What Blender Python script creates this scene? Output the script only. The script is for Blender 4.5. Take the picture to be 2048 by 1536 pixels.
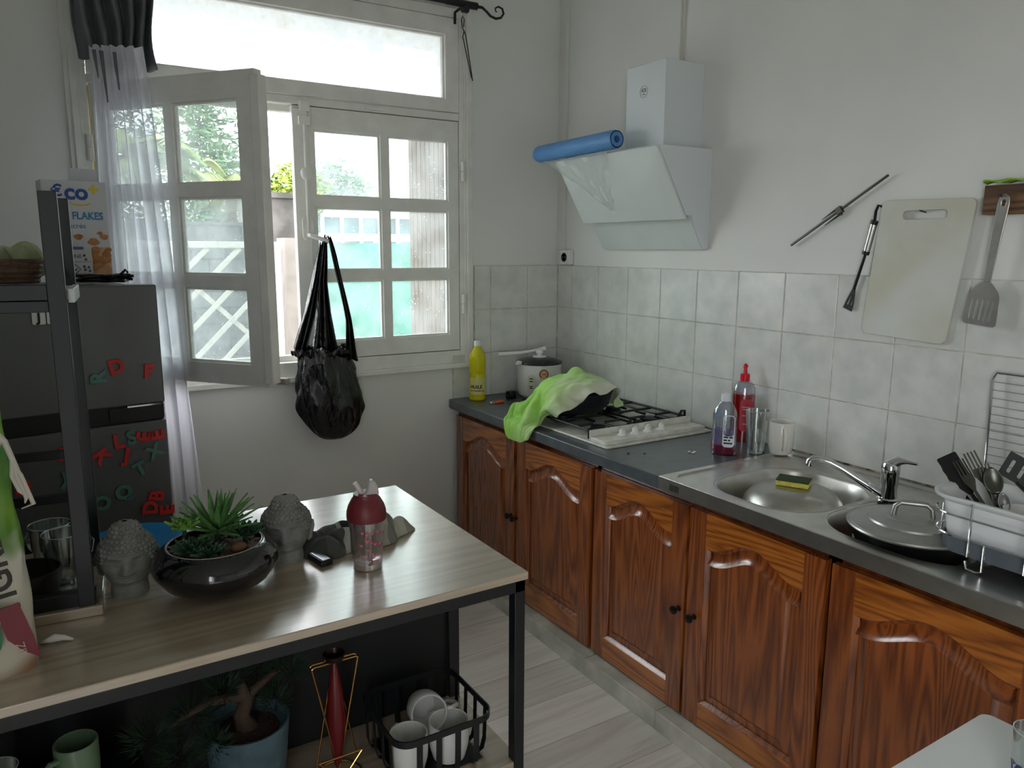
import bpy, bmesh, math, random
import numpy as np
from mathutils import Vector, Matrix, noise
from mathutils.geometry import tessellate_polygon

for o in list(bpy.data.objects): bpy.data.objects.remove(o)
S = bpy.context.scene
COL = S.collection
PI = math.pi

# ------------------------------------------------------------------ camera
cam = bpy.data.cameras.new('camera'); camo = bpy.data.objects.new('camera', cam); COL.objects.link(camo)
yaw, pit, rol = 0.558462, -0.175253, 0.00460953
cam.sensor_width = 36; cam.lens = 36 * 1519.97 / 2048; cam.clip_start = .05; cam.clip_end = 200
fw = Vector((math.sin(yaw)*math.cos(pit), math.cos(yaw)*math.cos(pit), math.sin(pit)))
rt = fw.cross(Vector((0, 0, 1))).normalized(); up = rt.cross(fw)
r2 = rt*math.cos(rol) + up*math.sin(rol); u2 = up*math.cos(rol) - rt*math.sin(rol)
m = Matrix((r2, u2, -fw)).transposed().to_4x4(); m.translation = (-2.14066, -3.01098, 1.46006)
camo.matrix_world = m
S.camera = camo

# ------------------------------------------------------------------ daylight
def s2l(c): return c/12.92 if c <= .04045 else ((c+.055)/1.055)**2.4
def hx(h):
    h = h.lstrip('#'); return tuple(s2l(int(h[i:i+2], 16)/255) for i in (0, 2, 4))
W = bpy.data.worlds.new('overcast_sky'); S.world = W; W.use_nodes = True
nt = W.node_tree; nt.nodes.clear()
wo = nt.nodes.new('ShaderNodeOutputWorld'); bg = nt.nodes.new('ShaderNodeBackground')
tc = nt.nodes.new('ShaderNodeTexCoord'); nz = nt.nodes.new('ShaderNodeTexNoise'); nz.inputs['Scale'].default_value = 2.5
rp = nt.nodes.new('ShaderNodeValToRGB'); rp.color_ramp.elements[0].color = (.88, .94, 1, 1); rp.color_ramp.elements[1].color = (1, 1, 1, 1)
nt.links.new(tc.outputs['Generated'], nz.inputs['Vector']); nt.links.new(nz.outputs['Fac'], rp.inputs['Fac'])
nt.links.new(rp.outputs['Color'], bg.inputs['Color']); bg.inputs['Strength'].default_value = 3.0
nt.links.new(bg.outputs['Background'], wo.inputs['Surface'])
def area(name, loc, rot, sx, sy, power, col=(1, 1, 1), portal=False):
    l = bpy.data.lights.new(name, 'AREA'); l.shape = 'RECTANGLE'; l.size = sx; l.size_y = sy; l.energy = power; l.color = col
    l.cycles.is_portal = portal
    o = bpy.data.objects.new(name, l); COL.objects.link(o); o.location = loc; o.rotation_euler = rot
    return o
area('window_portal', (-1.24, .17, 1.7), (-PI/2, 0, 0), 1.5, 1.5, 0, portal=True)
area('doorway_portal', (-2.9, -4.05, 1.06), (0, -PI/2, 0), 2.08, 1.1, 0, portal=True)
S.view_settings.view_transform = 'Standard'; S.view_settings.look = 'None'
S.view_settings.gamma = 1; S.view_settings.use_curve_mapping = False
S.view_settings.exposure = 1.45

# ------------------------------------------------------------------ materials
MC = {}
def newmat(name):
    M = bpy.data.materials.new(name); M.use_nodes = True
    n = M.node_tree; b = n.nodes['Principled BSDF']
    return M, n, b
def mat(name, col, rough=.5, metal=0, var=.0, vs=8, bump=0, bs=60, trans=0, ior=1.45, alpha=1, col2=None, stretch=(1, 1, 1), coat=0, sheen=0, detail=4, spec=.5):
    if name in MC: return MC[name]
    M, n, b = newmat(name); L = n.links
    c = hx(col)
    b.inputs['Base Color'].default_value = (*c, 1); b.inputs['Roughness'].default_value = rough
    b.inputs['Metallic'].default_value = metal; b.inputs['Transmission Weight'].default_value = trans
    b.inputs['IOR'].default_value = ior; b.inputs['Alpha'].default_value = alpha
    b.inputs['Coat Weight'].default_value = coat; b.inputs['Sheen Weight'].default_value = sheen
    b.inputs['Specular IOR Level'].default_value = spec
    t = n.nodes.new('ShaderNodeTexCoord'); mp = n.nodes.new('ShaderNodeMapping'); mp.inputs['Scale'].default_value = stretch
    L.new(t.outputs['Object'], mp.inputs['Vector'])
    if var or col2:
        q = n.nodes.new('ShaderNodeTexNoise'); q.inputs['Scale'].default_value = vs; q.inputs['Detail'].default_value = detail
        L.new(mp.outputs['Vector'], q.inputs['Vector'])
        r = n.nodes.new('ShaderNodeValToRGB')
        ca = hx(col2) if col2 else tuple(x*(1-var) for x in c); cb = c if col2 else tuple(min(1, x*(1+var)) for x in c)
        r.color_ramp.elements[0].position = .35; r.color_ramp.elements[1].position = .65
        r.color_ramp.elements[0].color = (*ca, 1); r.color_ramp.elements[1].color = (*cb, 1)
        L.new(q.outputs['Fac'], r.inputs['Fac']); L.new(r.outputs['Color'], b.inputs['Base Color'])
    if bump:
        q2 = n.nodes.new('ShaderNodeTexNoise'); q2.inputs['Scale'].default_value = bs; q2.inputs['Detail'].default_value = 3
        L.new(mp.outputs['Vector'], q2.inputs['Vector'])
        bp = n.nodes.new('ShaderNodeBump'); bp.inputs['Strength'].default_value = bump; bp.inputs['Distance'].default_value = .01
        L.new(q2.outputs['Fac'], bp.inputs['Height']); L.new(bp.outputs['Normal'], b.inputs['Normal'])
    MC[name] = M; return M
def wood(name, dark, light, axis, rough=.3, scale=1.0, coat=.3, rings=14, dist=5, bump=.08):
    """grain running along one axis; dark late-wood lines over a lighter ground"""
    M, n, b = newmat(name); L = n.links
    t = n.nodes.new('ShaderNodeTexCoord'); mp = n.nodes.new('ShaderNodeMapping')
    sc = [scale]*3; sc['xyz'.index(axis)] = scale*.07
    mp.inputs['Scale'].default_value = sc
    L.new(t.outputs['Object'], mp.inputs['Vector'])
    big = n.nodes.new('ShaderNodeTexNoise'); big.inputs['Scale'].default_value = 5; big.inputs['Detail'].default_value = 1.5; big.inputs['Distortion'].default_value = .4
    L.new(mp.outputs['Vector'], big.inputs['Vector'])
    mul = n.nodes.new('ShaderNodeMath'); mul.operation = 'MULTIPLY'; mul.inputs[1].default_value = rings
    fr = n.nodes.new('ShaderNodeMath'); fr.operation = 'PINGPONG'; fr.inputs[1].default_value = .5
    L.new(big.outputs['Fac'], mul.inputs[0]); L.new(mul.outputs[0], fr.inputs[0])
    fine = n.nodes.new('ShaderNodeTexNoise'); fine.inputs['Scale'].default_value = 90; fine.inputs['Detail'].default_value = 4
    L.new(mp.outputs['Vector'], fine.inputs['Vector'])
    mx = n.nodes.new('ShaderNodeMath'); mx.operation = 'MULTIPLY_ADD'; mx.inputs[1].default_value = .75
    L.new(fr.outputs[0], mx.inputs[0])
    f2 = n.nodes.new('ShaderNodeMath'); f2.operation = 'MULTIPLY'; f2.inputs[1].default_value = .55
    L.new(fine.outputs['Fac'], f2.inputs[0]); L.new(f2.outputs[0], mx.inputs[2])
    r = n.nodes.new('ShaderNodeValToRGB'); r.color_ramp.elements[0].position = .22; r.color_ramp.elements[1].position = .6
    r.color_ramp.elements[0].color = (*hx(dark), 1); r.color_ramp.elements[1].color = (*hx(light), 1)
    L.new(mx.outputs[0], r.inputs['Fac'])
    pa = n.nodes.new('ShaderNodeTexNoise'); pa.inputs['Scale'].default_value = 3.5
    L.new(t.outputs['Object'], pa.inputs['Vector'])
    hv = n.nodes.new('ShaderNodeHueSaturation'); L.new(r.outputs['Color'], hv.inputs['Color'])
    mr = n.nodes.new('ShaderNodeMapRange'); mr.inputs['To Min'].default_value = .7; mr.inputs['To Max'].default_value = 1.3
    L.new(pa.outputs['Fac'], mr.inputs['Value']); L.new(mr.outputs[0], hv.inputs['Value'])
    L.new(hv.outputs['Color'], b.inputs['Base Color'])
    b.inputs['Roughness'].default_value = rough; b.inputs['Coat Weight'].default_value = coat; b.inputs['Coat Roughness'].default_value = .18
    bp = n.nodes.new('ShaderNodeBump'); bp.inputs['Strength'].default_value = bump; bp.inputs['Distance'].default_value = .004
    L.new(mx.outputs[0], bp.inputs['Height']); L.new(bp.outputs['Normal'], b.inputs['Normal'])
    MC[name] = M; return M
def pane_mat(name, haze, specks, tint='#eef6f4', gloss=.05):
    """thin window glass: mostly see-through, with a film of dust and splashes that scatters light"""
    M = bpy.data.materials.new(name); M.use_nodes = True; n = M.node_tree; n.nodes.clear(); L = n.links
    out = n.nodes.new('ShaderNodeOutputMaterial'); tr = n.nodes.new('ShaderNodeBsdfTransparent'); tr.inputs['Color'].default_value = (*hx(tint), 1)
    gl = n.nodes.new('ShaderNodeBsdfGlossy'); gl.inputs['Roughness'].default_value = .03
    tl = n.nodes.new('ShaderNodeBsdfTranslucent'); tl.inputs['Color'].default_value = (.9, .93, .95, 1)
    df = n.nodes.new('ShaderNodeBsdfDiffuse'); df.inputs['Color'].default_value = (.8, .8, .8, 1)
    a = n.nodes.new('ShaderNodeMixShader'); a.inputs[0].default_value = gloss; L.new(tr.outputs[0], a.inputs[1]); L.new(gl.outputs[0], a.inputs[2])
    d = n.nodes.new('ShaderNodeMixShader'); d.inputs[0].default_value = .25; L.new(tl.outputs[0], d.inputs[1]); L.new(df.outputs[0], d.inputs[2])
    t = n.nodes.new('ShaderNodeTexCoord')
    q = n.nodes.new('ShaderNodeTexNoise'); q.inputs['Scale'].default_value = 9; q.inputs['Detail'].default_value = 5; L.new(t.outputs['Object'], q.inputs['Vector'])
    mr = n.nodes.new('ShaderNodeMapRange'); mr.inputs['From Min'].default_value = .3; mr.inputs['From Max'].default_value = .7
    mr.inputs['To Min'].default_value = haze*.5; mr.inputs['To Max'].default_value = haze*1.5; L.new(q.outputs['Fac'], mr.inputs['Value'])
    v = n.nodes.new('ShaderNodeTexVoronoi'); v.inputs['Scale'].default_value = 75; L.new(t.outputs['Object'], v.inputs['Vector'])
    q3 = n.nodes.new('ShaderNodeTexNoise'); q3.inputs['Scale'].default_value = 14; L.new(t.outputs['Object'], q3.inputs['Vector'])
    lt = n.nodes.new('ShaderNodeMath'); lt.operation = 'LESS_THAN'; lt.inputs[1].default_value = .16; L.new(v.outputs['Distance'], lt.inputs[0])
    gt = n.nodes.new('ShaderNodeMath'); gt.operation = 'GREATER_THAN'; gt.inputs[1].default_value = .56; L.new(q3.outputs['Fac'], gt.inputs[0])
    mm = n.nodes.new('ShaderNodeMath'); mm.operation = 'MULTIPLY'; L.new(lt.outputs[0], mm.inputs[0]); L.new(gt.outputs[0], mm.inputs[1])
    m2 = n.nodes.new('ShaderNodeMath'); m2.operation = 'MULTIPLY_ADD'; m2.inputs[1].default_value = specks; L.new(mm.outputs[0], m2.inputs[0]); L.new(mr.outputs[0], m2.inputs[2])
    x = n.nodes.new('ShaderNodeMixShader'); L.new(m2.outputs[0], x.inputs[0]); L.new(a.outputs[0], x.inputs[1]); L.new(d.outputs[0], x.inputs[2])
    L.new(x.outputs[0], out.inputs['Surface']); MC[name] = M; return M
def sheer_mat(name, col, opacity, fold=True):
    M = bpy.data.materials.new(name); M.use_nodes = True; n = M.node_tree; n.nodes.clear(); L = n.links
    out = n.nodes.new('ShaderNodeOutputMaterial'); tr = n.nodes.new('ShaderNodeBsdfTransparent')
    tl = n.nodes.new('ShaderNodeBsdfTranslucent'); tl.inputs['Color'].default_value = (*hx(col), 1)
    df = n.nodes.new('ShaderNodeBsdfDiffuse'); df.inputs['Color'].default_value = (*hx(col), 1)
    d = n.nodes.new('ShaderNodeMixShader'); d.inputs[0].default_value = .5; L.new(tl.outputs[0], d.inputs[1]); L.new(df.outputs[0], d.inputs[2])
    x = n.nodes.new('ShaderNodeMixShader'); x.inputs[0].default_value = opacity
    L.new(tr.outputs[0], x.inputs[1]); L.new(d.outputs[0], x.inputs[2]); L.new(x.outputs[0], out.inputs['Surface'])
    MC[name] = M; return M
def clear_mat(name, col, edge=.25, base=.06):
    """thin clear wall of a drinking glass or bottle: see-through face on, brighter towards grazing angles"""
    M = bpy.data.materials.new(name); M.use_nodes = True; n = M.node_tree; n.nodes.clear(); L = n.links
    out = n.nodes.new('ShaderNodeOutputMaterial'); tr = n.nodes.new('ShaderNodeBsdfTransparent'); tr.inputs['Color'].default_value = (*hx(col), 1)
    gl = n.nodes.new('ShaderNodeBsdfGlossy'); gl.inputs['Roughness'].default_value = .04
    lw = n.nodes.new('ShaderNodeLayerWeight'); lw.inputs['Blend'].default_value = .35
    mr = n.nodes.new('ShaderNodeMapRange'); mr.inputs['To Min'].default_value = base; mr.inputs['To Max'].default_value = base+edge+.3
    L.new(lw.outputs['Facing'], mr.inputs['Value'])
    x = n.nodes.new('ShaderNodeMixShader'); L.new(mr.outputs[0], x.inputs[0]); L.new(tr.outputs[0], x.inputs[1]); L.new(gl.outputs[0], x.inputs[2])
    L.new(x.outputs[0], out.inputs['Surface']); MC[name] = M; return M

wall_m = mat('wall_paint', '#e8e8e4', .75, var=.03, vs=2.2, bump=.06, bs=22)
paint_m = mat('white_gloss_paint', '#ecebe5', .38, var=.05, vs=12, bump=.1, bs=35)
cab_v = wood('pine_upright', '#5f2b10', '#96501f', 'z', rough=.26, scale=1.5, coat=.9, rings=26)
cab_h = wood('pine_crosswise', '#783c12', '#b56a24', 'y', rough=.26, scale=1.5, coat=.9, rings=20)
cab_d = mat('cabinet_inside', '#2a1208', .6)
tile_m = mat('grey_tile', '#dfdfda', .2, var=0, col2='#cfd2cd', vs=14, bump=.02, bs=30, detail=6)
grout_m = mat('grout', '#c6c1b2', .8, var=.25, vs=30)
slate_m = mat('slate_worktop', '#50565a', .3, var=.14, vs=25, bump=.03, bs=200)
steel_m = mat('brushed_steel', '#cbc9c4', .33, 1, var=.08, vs=18, bump=.015, bs=90, stretch=(1, 1, 1))
chrome_m = mat('chrome', '#d5d8da', .08, 1)
darksteel_m = mat('dark_steel', '#55554f', .32, 1, var=.2, vs=30)
black_metal = mat('black_metal', '#15191c', .38, 0, var=.1, bump=.02)
black_m = mat('black_plastic', '#101113', .35)
iron_m = mat('cast_iron', '#17171a', .45, bump=.1)
white_m = mat('white_plastic', '#e8e9e6', .35)
enamel_m = mat('white_enamel', '#d9d8ce', .25, var=.12, vs=25)
ceramic_m = mat('white_ceramic', '#e9e6df', .2)
fridge_m = mat('fridge_steel', '#626464', .42, .3, var=.04, vs=3)
stone_m = mat('grey_cement', '#7d7e78', .85, var=.18, vs=40, bump=.25, bs=120)
glass_m = clear_mat('drinking_glass', '#f4f8f7', .6, .15)

# ------------------------------------------------------------------ mesh helpers
class MB:
    def __init__(s): s.v = []; s.f = []; s.mi = []; s.m = 0; s.T = Matrix.Identity(4)
    def add(s, vs, fs):
        k = len(s.v); s.v += [tuple(s.T @ Vector(v)) for v in vs]
        s.f += [tuple(i+k for i in f) for f in fs]; s.mi += [s.m]*len(fs); return s
    def box(s, x0, x1, y0, y1, z0, z1):
        vs = [(x, y, z) for x in (x0, x1) for y in (y0, y1) for z in (z0, z1)]
        return s.add(vs, [(0, 1, 3, 2), (4, 6, 7, 5), (0, 4, 5, 1), (2, 3, 7, 6), (0, 2, 6, 4), (1, 5, 7, 3)])
    def bar(s, a, b, w, h):
        a = Vector(a); b = Vector(b); d = (b-a).normalized()
        u = d.cross(Vector((0, 0, 1)))
        if u.length < 1e-3: u = Vector((1, 0, 0))
        u.normalize(); v = u.cross(d)
        vs = [p+u*(i*w/2)+v*(j*h/2) for p in (a, b) for i, j in ((-1, -1), (1, -1), (1, 1), (-1, 1))]
        return s.add(vs, [(3, 2, 1, 0), (4, 5, 6, 7), (0, 1, 5, 4), (1, 2, 6, 5), (2, 3, 7, 6), (3, 0, 4, 7)])
    def rings(s, rings, cap0=True, cap1=True, closed=True):
        n = len(rings[0]); vs = [p for r in rings for p in r]; fs = []
        for i in range(len(rings)-1):
            for j in range(n if closed else n-1):
                a, b = i*n+j, i*n+(j+1) % n; fs.append((a, b, b+n, a+n))
        if cap0: fs.append(tuple(reversed(range(n))))
        if cap1: fs.append(tuple(range((len(rings)-1)*n, len(rings)*n)))
        return s.add(vs, fs)
    def lathe(s, prof, c=(0, 0, 0), n=32, sx=1, sy=1, cap0=True, cap1=True):
        return s.rings([[(c[0]+r*sx*math.cos(2*PI*j/n), c[1]+r*sy*math.sin(2*PI*j/n), c[2]+z) for j in range(n)] for r, z in prof], cap0 and prof[0][0] > 0, cap1 and prof[-1][0] > 0)
    def cyl(s, a, b, r, n=16, r2=None):
        return s.tube([a, b], [r, r if r2 is None else r2], n)
    def tube(s, pts, r, n=8, closed=False, cap=True):
        P = [Vector(p) for p in pts]; N = len(P); R = r if isinstance(r, (list, tuple)) else [r]*N
        rings = []; prev = None
        for i in range(N):
            if closed: d = P[(i+1) % N]-P[i-1]
            else: d = P[min(i+1, N-1)]-P[max(i-1, 0)]
            d.normalize()
            if prev is None:
                u = d.cross(Vector((0, 0, 1)))
                if u.length < 1e-3: u = d.cross(Vector((0, 1, 0)))
            else: u = prev-d*prev.dot(d)
            u.normalize(); prev = u.copy(); v = d.cross(u)
            rings.append([P[i]+(u*math.cos(2*PI*j/n)+v*math.sin(2*PI*j/n))*R[i] for j in range(n)])
        if closed: rings.append(rings[0]); cap = False
        return s.rings(rings, cap, cap)
    def ball(s, c, r, n=16, sx=1, sy=1, sz=1):
        k = n//2; c = Vector(c)
        return s.rings([[(c.x+r*sx*math.sin(PI*max(.02, min(k-.02, i))/k)*math.cos(2*PI*j/n), c.y+r*sy*math.sin(PI*max(.02, min(k-.02, i))/k)*math.sin(2*PI*j/n), c.z-r*sz*math.cos(PI*i/k)) for j in range(n)] for i in range(k+1)])
    def poly(s, M, outer, holes=(), d0=0, d1=.001):
        """prism of a 2D outline with holes; M maps (u, v, depth)"""
        loops = [outer]+list(holes); flat = [p for l in loops for p in l]
        tri = tessellate_polygon([[Vector((p[0], p[1], 0)) for p in l] for l in loops])
        n = len(flat); vs = [M @ Vector((p[0], p[1], d0)) for p in flat]+[M @ Vector((p[0], p[1], d1)) for p in flat]
        def ccw(t):
            a, b, c = (flat[i] for i in t); return (b[0]-a[0])*(c[1]-a[1])-(b[1]-a[1])*(c[0]-a[0]) > 0
        tri = [t if ccw(t) else (t[0], t[2], t[1]) for t in tri]
        fs = [tuple(reversed(t)) for t in tri]+[tuple(i+n for i in t) for t in tri]
        k = 0
        for li, l in enumerate(loops):
            A = sum(l[i][0]*l[(i+1) % len(l)][1]-l[(i+1) % len(l)][0]*l[i][1] for i in range(len(l)))
            for i in range(len(l)):
                a, b = k+i, k+(i+1) % len(l)
                q = (a, b, b+n, a+n)
                if (A < 0) != (li > 0): q = tuple(reversed(q))
                fs.append(q)
            k += len(l)
        return s.add(vs, fs)
    def grid(s, f, nu, nv, closed_u=False, thick=0):
        vs = [f(i/(nu-(0 if closed_u else 1)), j/(nv-1)) for j in range(nv) for i in range(nu)]; fs = []
        for j in range(nv-1):
            for i in range(nu if closed_u else nu-1):
                a, b = j*nu+i, j*nu+(i+1) % nu; fs.append((a, b, b+nu, a+nu))
        return s.add(vs, fs)
def text_into(mb, txt, size, M, d=.0004, align='CENTER', bold=0):
    cu = bpy.data.curves.new('t', 'FONT'); cu.body = txt; cu.size = size; cu.extrude = d; cu.align_x = align; cu.align_y = 'CENTER'; cu.offset = bold; cu.resolution_u = 4
    o = bpy.data.objects.new('t', cu); COL.objects.link(o)
    bpy.context.view_layer.update()
    me = bpy.data.meshes.new_from_object(o.evaluated_get(bpy.context.evaluated_depsgraph_get()))
    mb.add([M @ (v.co+Vector((0, 0, d))) for v in me.vertices], [tuple(p.vertices) for p in me.polygons])
    bpy.data.objects.remove(o); bpy.data.meshes.remove(me)
def mesh(mb, name, mats, smooth=40, bevel=0, solid=0, seg=2, sub=0):
    me = bpy.data.meshes.new(name); me.from_pydata(mb.v, [], mb.f)
    if not isinstance(mats, (list, tuple)): mats = [mats]
    for x in mats: me.materials.append(x)
    if len(mats) > 1: me.polygons.foreach_set('material_index', mb.mi)
    me.validate(); me.update()
    if smooth:
        me.polygons.foreach_set('use_smooth', [True]*len(me.polygons)); me.set_sharp_from_angle(angle=math.radians(smooth))
    o = bpy.data.objects.new(name, me); COL.objects.link(o)
    if solid:
        q = o.modifiers.new('t', 'SOLIDIFY'); q.thickness = solid; q.offset = 0
    if sub:
        q = o.modifiers.new('s', 'SUBSURF'); q.levels = sub; q.render_levels = sub
    if bevel:
        q = o.modifiers.new('b', 'BEVEL'); q.width = bevel; q.segments = seg; q.limit_method = 'ANGLE'; q.angle_limit = math.radians(40); q.harden_normals = False
    return o
def part(mb, name, mats, parent, loc=(0, 0, 0), rz=0, label=None, **k):
    o = mesh(mb, name, mats, **k); o.parent = parent; o.location = loc; o.rotation_euler = (0, 0, rz)
    if label: o['label'] = label
    return o
def tag(o, label, cat, group=None, kind=None):
    o['label'] = label; o['category'] = cat
    if group: o['group'] = group
    if kind: o['kind'] = kind
    return o
def solo(mb, name, mats, label, cat, loc=(0, 0, 0), rz=0, group=None, kind=None, **k):
    o = mesh(mb, name, mats, **k); o.location = loc; o.rotation_euler = (0, 0, rz)
    return tag(o, label, cat, group, kind)
def thing(name, label, cat, loc=(0, 0, 0), rz=0, group=None):
    o = bpy.data.objects.new(name, None); COL.objects.link(o); o.location = loc; o.rotation_euler = (0, 0, rz); o.empty_display_size = .05
    return tag(o, label, cat, group)
def struct(mb, name, mats, **k):
    o = mesh(mb, name, mats, **k); o['kind'] = 'structure'; return o
def frame(o, u, v):
    u = Vector(u).normalized(); v = Vector(v).normalized(); n = u.cross(v)
    M = Matrix((u, v, n)).transposed().to_4x4(); M.translation = Vector(o); return M
def rr(x0, x1, y0, y1, r, n=6):
    P = []
    for cx, cy, a in ((x1-r, y1-r, 0), (x0+r, y1-r, PI/2), (x0+r, y0+r, PI), (x1-r, y0+r, 1.5*PI)):
        P += [(cx+r*math.cos(a+PI/2*i/n), cy+r*math.sin(a+PI/2*i/n)) for i in range(n+1)]
    return P
def inset(P, d):
    n = len(P); A = sum(P[i][0]*P[(i+1) % n][1]-P[(i+1) % n][0]*P[i][1] for i in range(n)); sg = 1 if A > 0 else -1; Q = []
    for i in range(n):
        a = Vector(P[i-1]); b = Vector(P[i]); c = Vector(P[(i+1) % n])
        e1 = (b-a).normalized(); e2 = (c-b).normalized(); n1 = Vector((-e1.y, e1.x))*sg; n2 = Vector((-e2.y, e2.x))*sg
        m_ = (n1+n2); k = m_.dot(m_)
        m_ = m_*(2/k) if k > .5 else m_
        Q.append((b.x+m_.x*d, b.y+m_.y*d))
    return Q
RW = ((0, -1, 0), (0, 0, 1))     # u, v of anything facing into the room from the right wall
BW = ((1, 0, 0), (0, 0, 1))      # and from the back wall
R = random.Random(7)

# ------------------------------------------------------------------ room
CH = 2.78
b = MB().box(-2.95, .2, -6.2, .2, -.06, 0)
def floor_mat():
    M, n, bs = newmat('laminate_floor'); L = n.links
    t = n.nodes.new('ShaderNodeTexCoord')
    br = n.nodes.new('ShaderNodeTexBrick'); br.offset = .37
    br.inputs['Scale'].default_value = 1; br.inputs['Brick Width'].default_value = 1.2; br.inputs['Row Height'].default_value = .19
    br.inputs['Mortar Size'].default_value = .0012; br.inputs['Color1'].default_value = (.8, .8, .8, 1); br.inputs['Color2'].default_value = (1.1, 1.1, 1.1, 1); br.inputs['Mortar'].default_value = (.35, .35, .35, 1)
    L.new(t.outputs['Object'], br.inputs['Vector'])
    mp = n.nodes.new('ShaderNodeMapping'); mp.inputs['Scale'].default_value = (.9, 11, 1); L.new(t.outputs['Object'], mp.inputs['Vector'])
    q = n.nodes.new('ShaderNodeTexNoise'); q.inputs['Scale'].default_value = 2.2; q.inputs['Detail'].default_value = 9; q.inputs['Distortion'].default_value = 1.3; L.new(mp.outputs['Vector'], q.inputs['Vector'])
    r = n.nodes.new('ShaderNodeValToRGB'); E_ = r.color_ramp.elements; E_[0].position = .36; E_[0].color = (*hx('#d2cac0'), 1); E_[1].position = .6; E_[1].color = (*hx('#e3ded5'), 1)
    L.new(q.outputs['Fac'], r.inputs['Fac'])
    mx = n.nodes.new('ShaderNodeMix'); mx.data_type = 'RGBA'; mx.blend_type = 'MULTIPLY'; mx.inputs[0].default_value = .9
    L.new(r.outputs['Color'], mx.inputs[6]); L.new(br.outputs['Color'], mx.inputs[7]); L.new(mx.outputs[2], bs.inputs['Base Color'])
    bs.inputs['Roughness'].default_value = .42
    return M
struct(b, 'floor', floor_mat())
b = MB().box(-2.95, .2, -6.2, .2, CH, CH+.1); struct(b, 'ceiling', wall_m)
OX0, OX1, OZ0, OZ1 = -1.985, -.495, .955, 2.45
b = MB().poly(frame((0, .2, 0), *BW), [(-2.95, 0), (.2, 0), (.2, CH), (-2.95, CH)], [[(OX0, OZ0), (OX1, OZ0), (OX1, OZ1), (OX0, OZ1)]], 0, .2)
struct(b, 'wall_back', wall_m, smooth=0)
b = MB().box(0, .2, -6.2, 0, 0, CH); struct(b, 'wall_right', wall_m)
b = MB().poly(frame((-2.75, 0, 0), (0, -1, 0), (0, 0, 1)), [(0, 0), (6.2, 0), (6.2, CH), (0, CH)], [[(3.5, .02), (4.6, .02), (4.6, 2.1), (3.5, 2.1)]], 0, .2)
struct(b, 'wall_left', wall_m, smooth=0)
b = MB().poly(frame((0, -6.0, 0), *BW), [(-2.75, 0), (0, 0), (0, CH), (-2.75, CH)], (), 0, .2)
struct(b, 'wall_front', wall_m, smooth=0)

# wall tiles, one raised slab each over the grout bed
Hc = .793; TS = .1984; ZT = 1.388
def tiles(name, M, cols, rows, skip=lambda a, b: False):
    mb = MB(); g = .0016
    for i in range(len(cols)-1):
        for j in range(len(rows)-1):
            a0, a1 = cols[i]+g, cols[i+1]-g; b0, b1 = rows[j]+g, rows[j+1]-g
            if skip(a0, b0) or a1-a0 < .01: continue
            o = [(a0, b0), (a1, b0), (a1, b1), (a0, b1)]; q = inset(o, .002)
            mb.rings([[M @ Vector((p[0], p[1], .001)) for p in o], [M @ Vector((p[0], p[1], .007)) for p in o], [M @ Vector((p[0], p[1], .0085)) for p in q]], False, True)
    mb.m = 1
    return mb
rows = [ZT-3*TS, ZT-2*TS, ZT-TS, ZT]
cols = [0.0085]+[.1199+.2*k for k in range(16)]
mb = tiles('t', frame((0, 0, 0), *RW), cols, rows)
mb.poly(frame((0, 0, 0), *RW), [(0, Hc), (3.1, Hc), (3.1, ZT), (0, ZT)], (), 0, .0062)
struct(mb, 'trim_1', [tile_m, grout_m], smooth=0)
mb = tiles('t', frame((0, 0, 0), *BW), [-.577, -.4655, -.3806, -.1806, -.0085], rows, lambda a, b_: a < -.5 and b_ > .9)
mb.m = 0
mb.m = 1
mb.poly(frame((0, 0, 0), *BW), [(-.577, Hc), (-.0062, Hc), (-.0062, ZT), (-.4655, ZT), (-.4655, .935), (-.577, .935)], (), 0, .0062)
struct(mb, 'trim_2', [tile_m, grout_m], smooth=0)
b = MB()
y = 0
plinth_m = mat('plinth_tile', '#c9c7bd', .4, col2='#a5a69a', vs=9, detail=6)
for k in range(9):
    b.box(-.634, -.56, -(k+1)*.36+.001, -k*.36-.001, 0, .062)
struct(b, 'baseboard_right', plinth_m, bevel=.002)
b = MB().box(.0, .018, 0, .045, .0, 1)
# corner trunking above the socket
b = MB().box(-.016, 0, -.062, -.03, 1.46, CH); b.box(-.012, 0, -.03, 0, 1.46, CH)
struct(b, 'trim_3', mat('trunking', '#deded8', .45), bevel=.002)

# ------------------------------------------------------------------ window (casing, fixed frame, transom, two leaves)
win = bpy.data.objects.new('window_1', None); COL.objects.link(win); win.location = (-1.235, 0, .955); win['kind'] = 'structure'
WL = Vector((1.235, 0, -.955))
def wpart(mb, name, mats, parent=None, **k):
    mb.v = [tuple(Vector(v)+WL) for v in mb.v] if parent is None else mb.v
    return part(mb, name, mats, parent or win, **k)
IX0, IX1 = -1.935, -.535
b = MB()   # casing moulding on the wall and fixed frame
for x0, x1 in ((-2.0, -1.955), (-.515, -.475)):
    b.box(x0, x1, -.012, .0, .94, 2.46)
b.box(-1.985, -1.965, -.02, -.012, .94, 2.46); b.box(-.507, -.492, -.02, -.012, .94, 2.46)
b.box(-2.0, -.475, -.012, 0, 2.455, 2.5)
b.box(-1.985, IX0, -.004, .07, .955, 2.45); b.box(IX1, -.495, -.004, .07, .955, 2.45)
b.box(IX0, IX1, -.004, .07, 2.41, 2.45); b.box(IX0, IX1, -.002, .07, 2.0, 2.03)
b.box(IX0, IX1, -.004, .07, .955, 1.012); b.box(-2.0, -.475, -.03, 0, .935, .957)
b.box(IX0, IX1, .037, .07, 1.0, 1.035); b.box(IX0, IX1, .037, .07, 1.975, 2.01); b.box(IX1-.02, IX1, .037, .07, 1.0, 2.0); b.box(IX0, IX0+.02, .037, .07, 1.0, 2.0)
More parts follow.
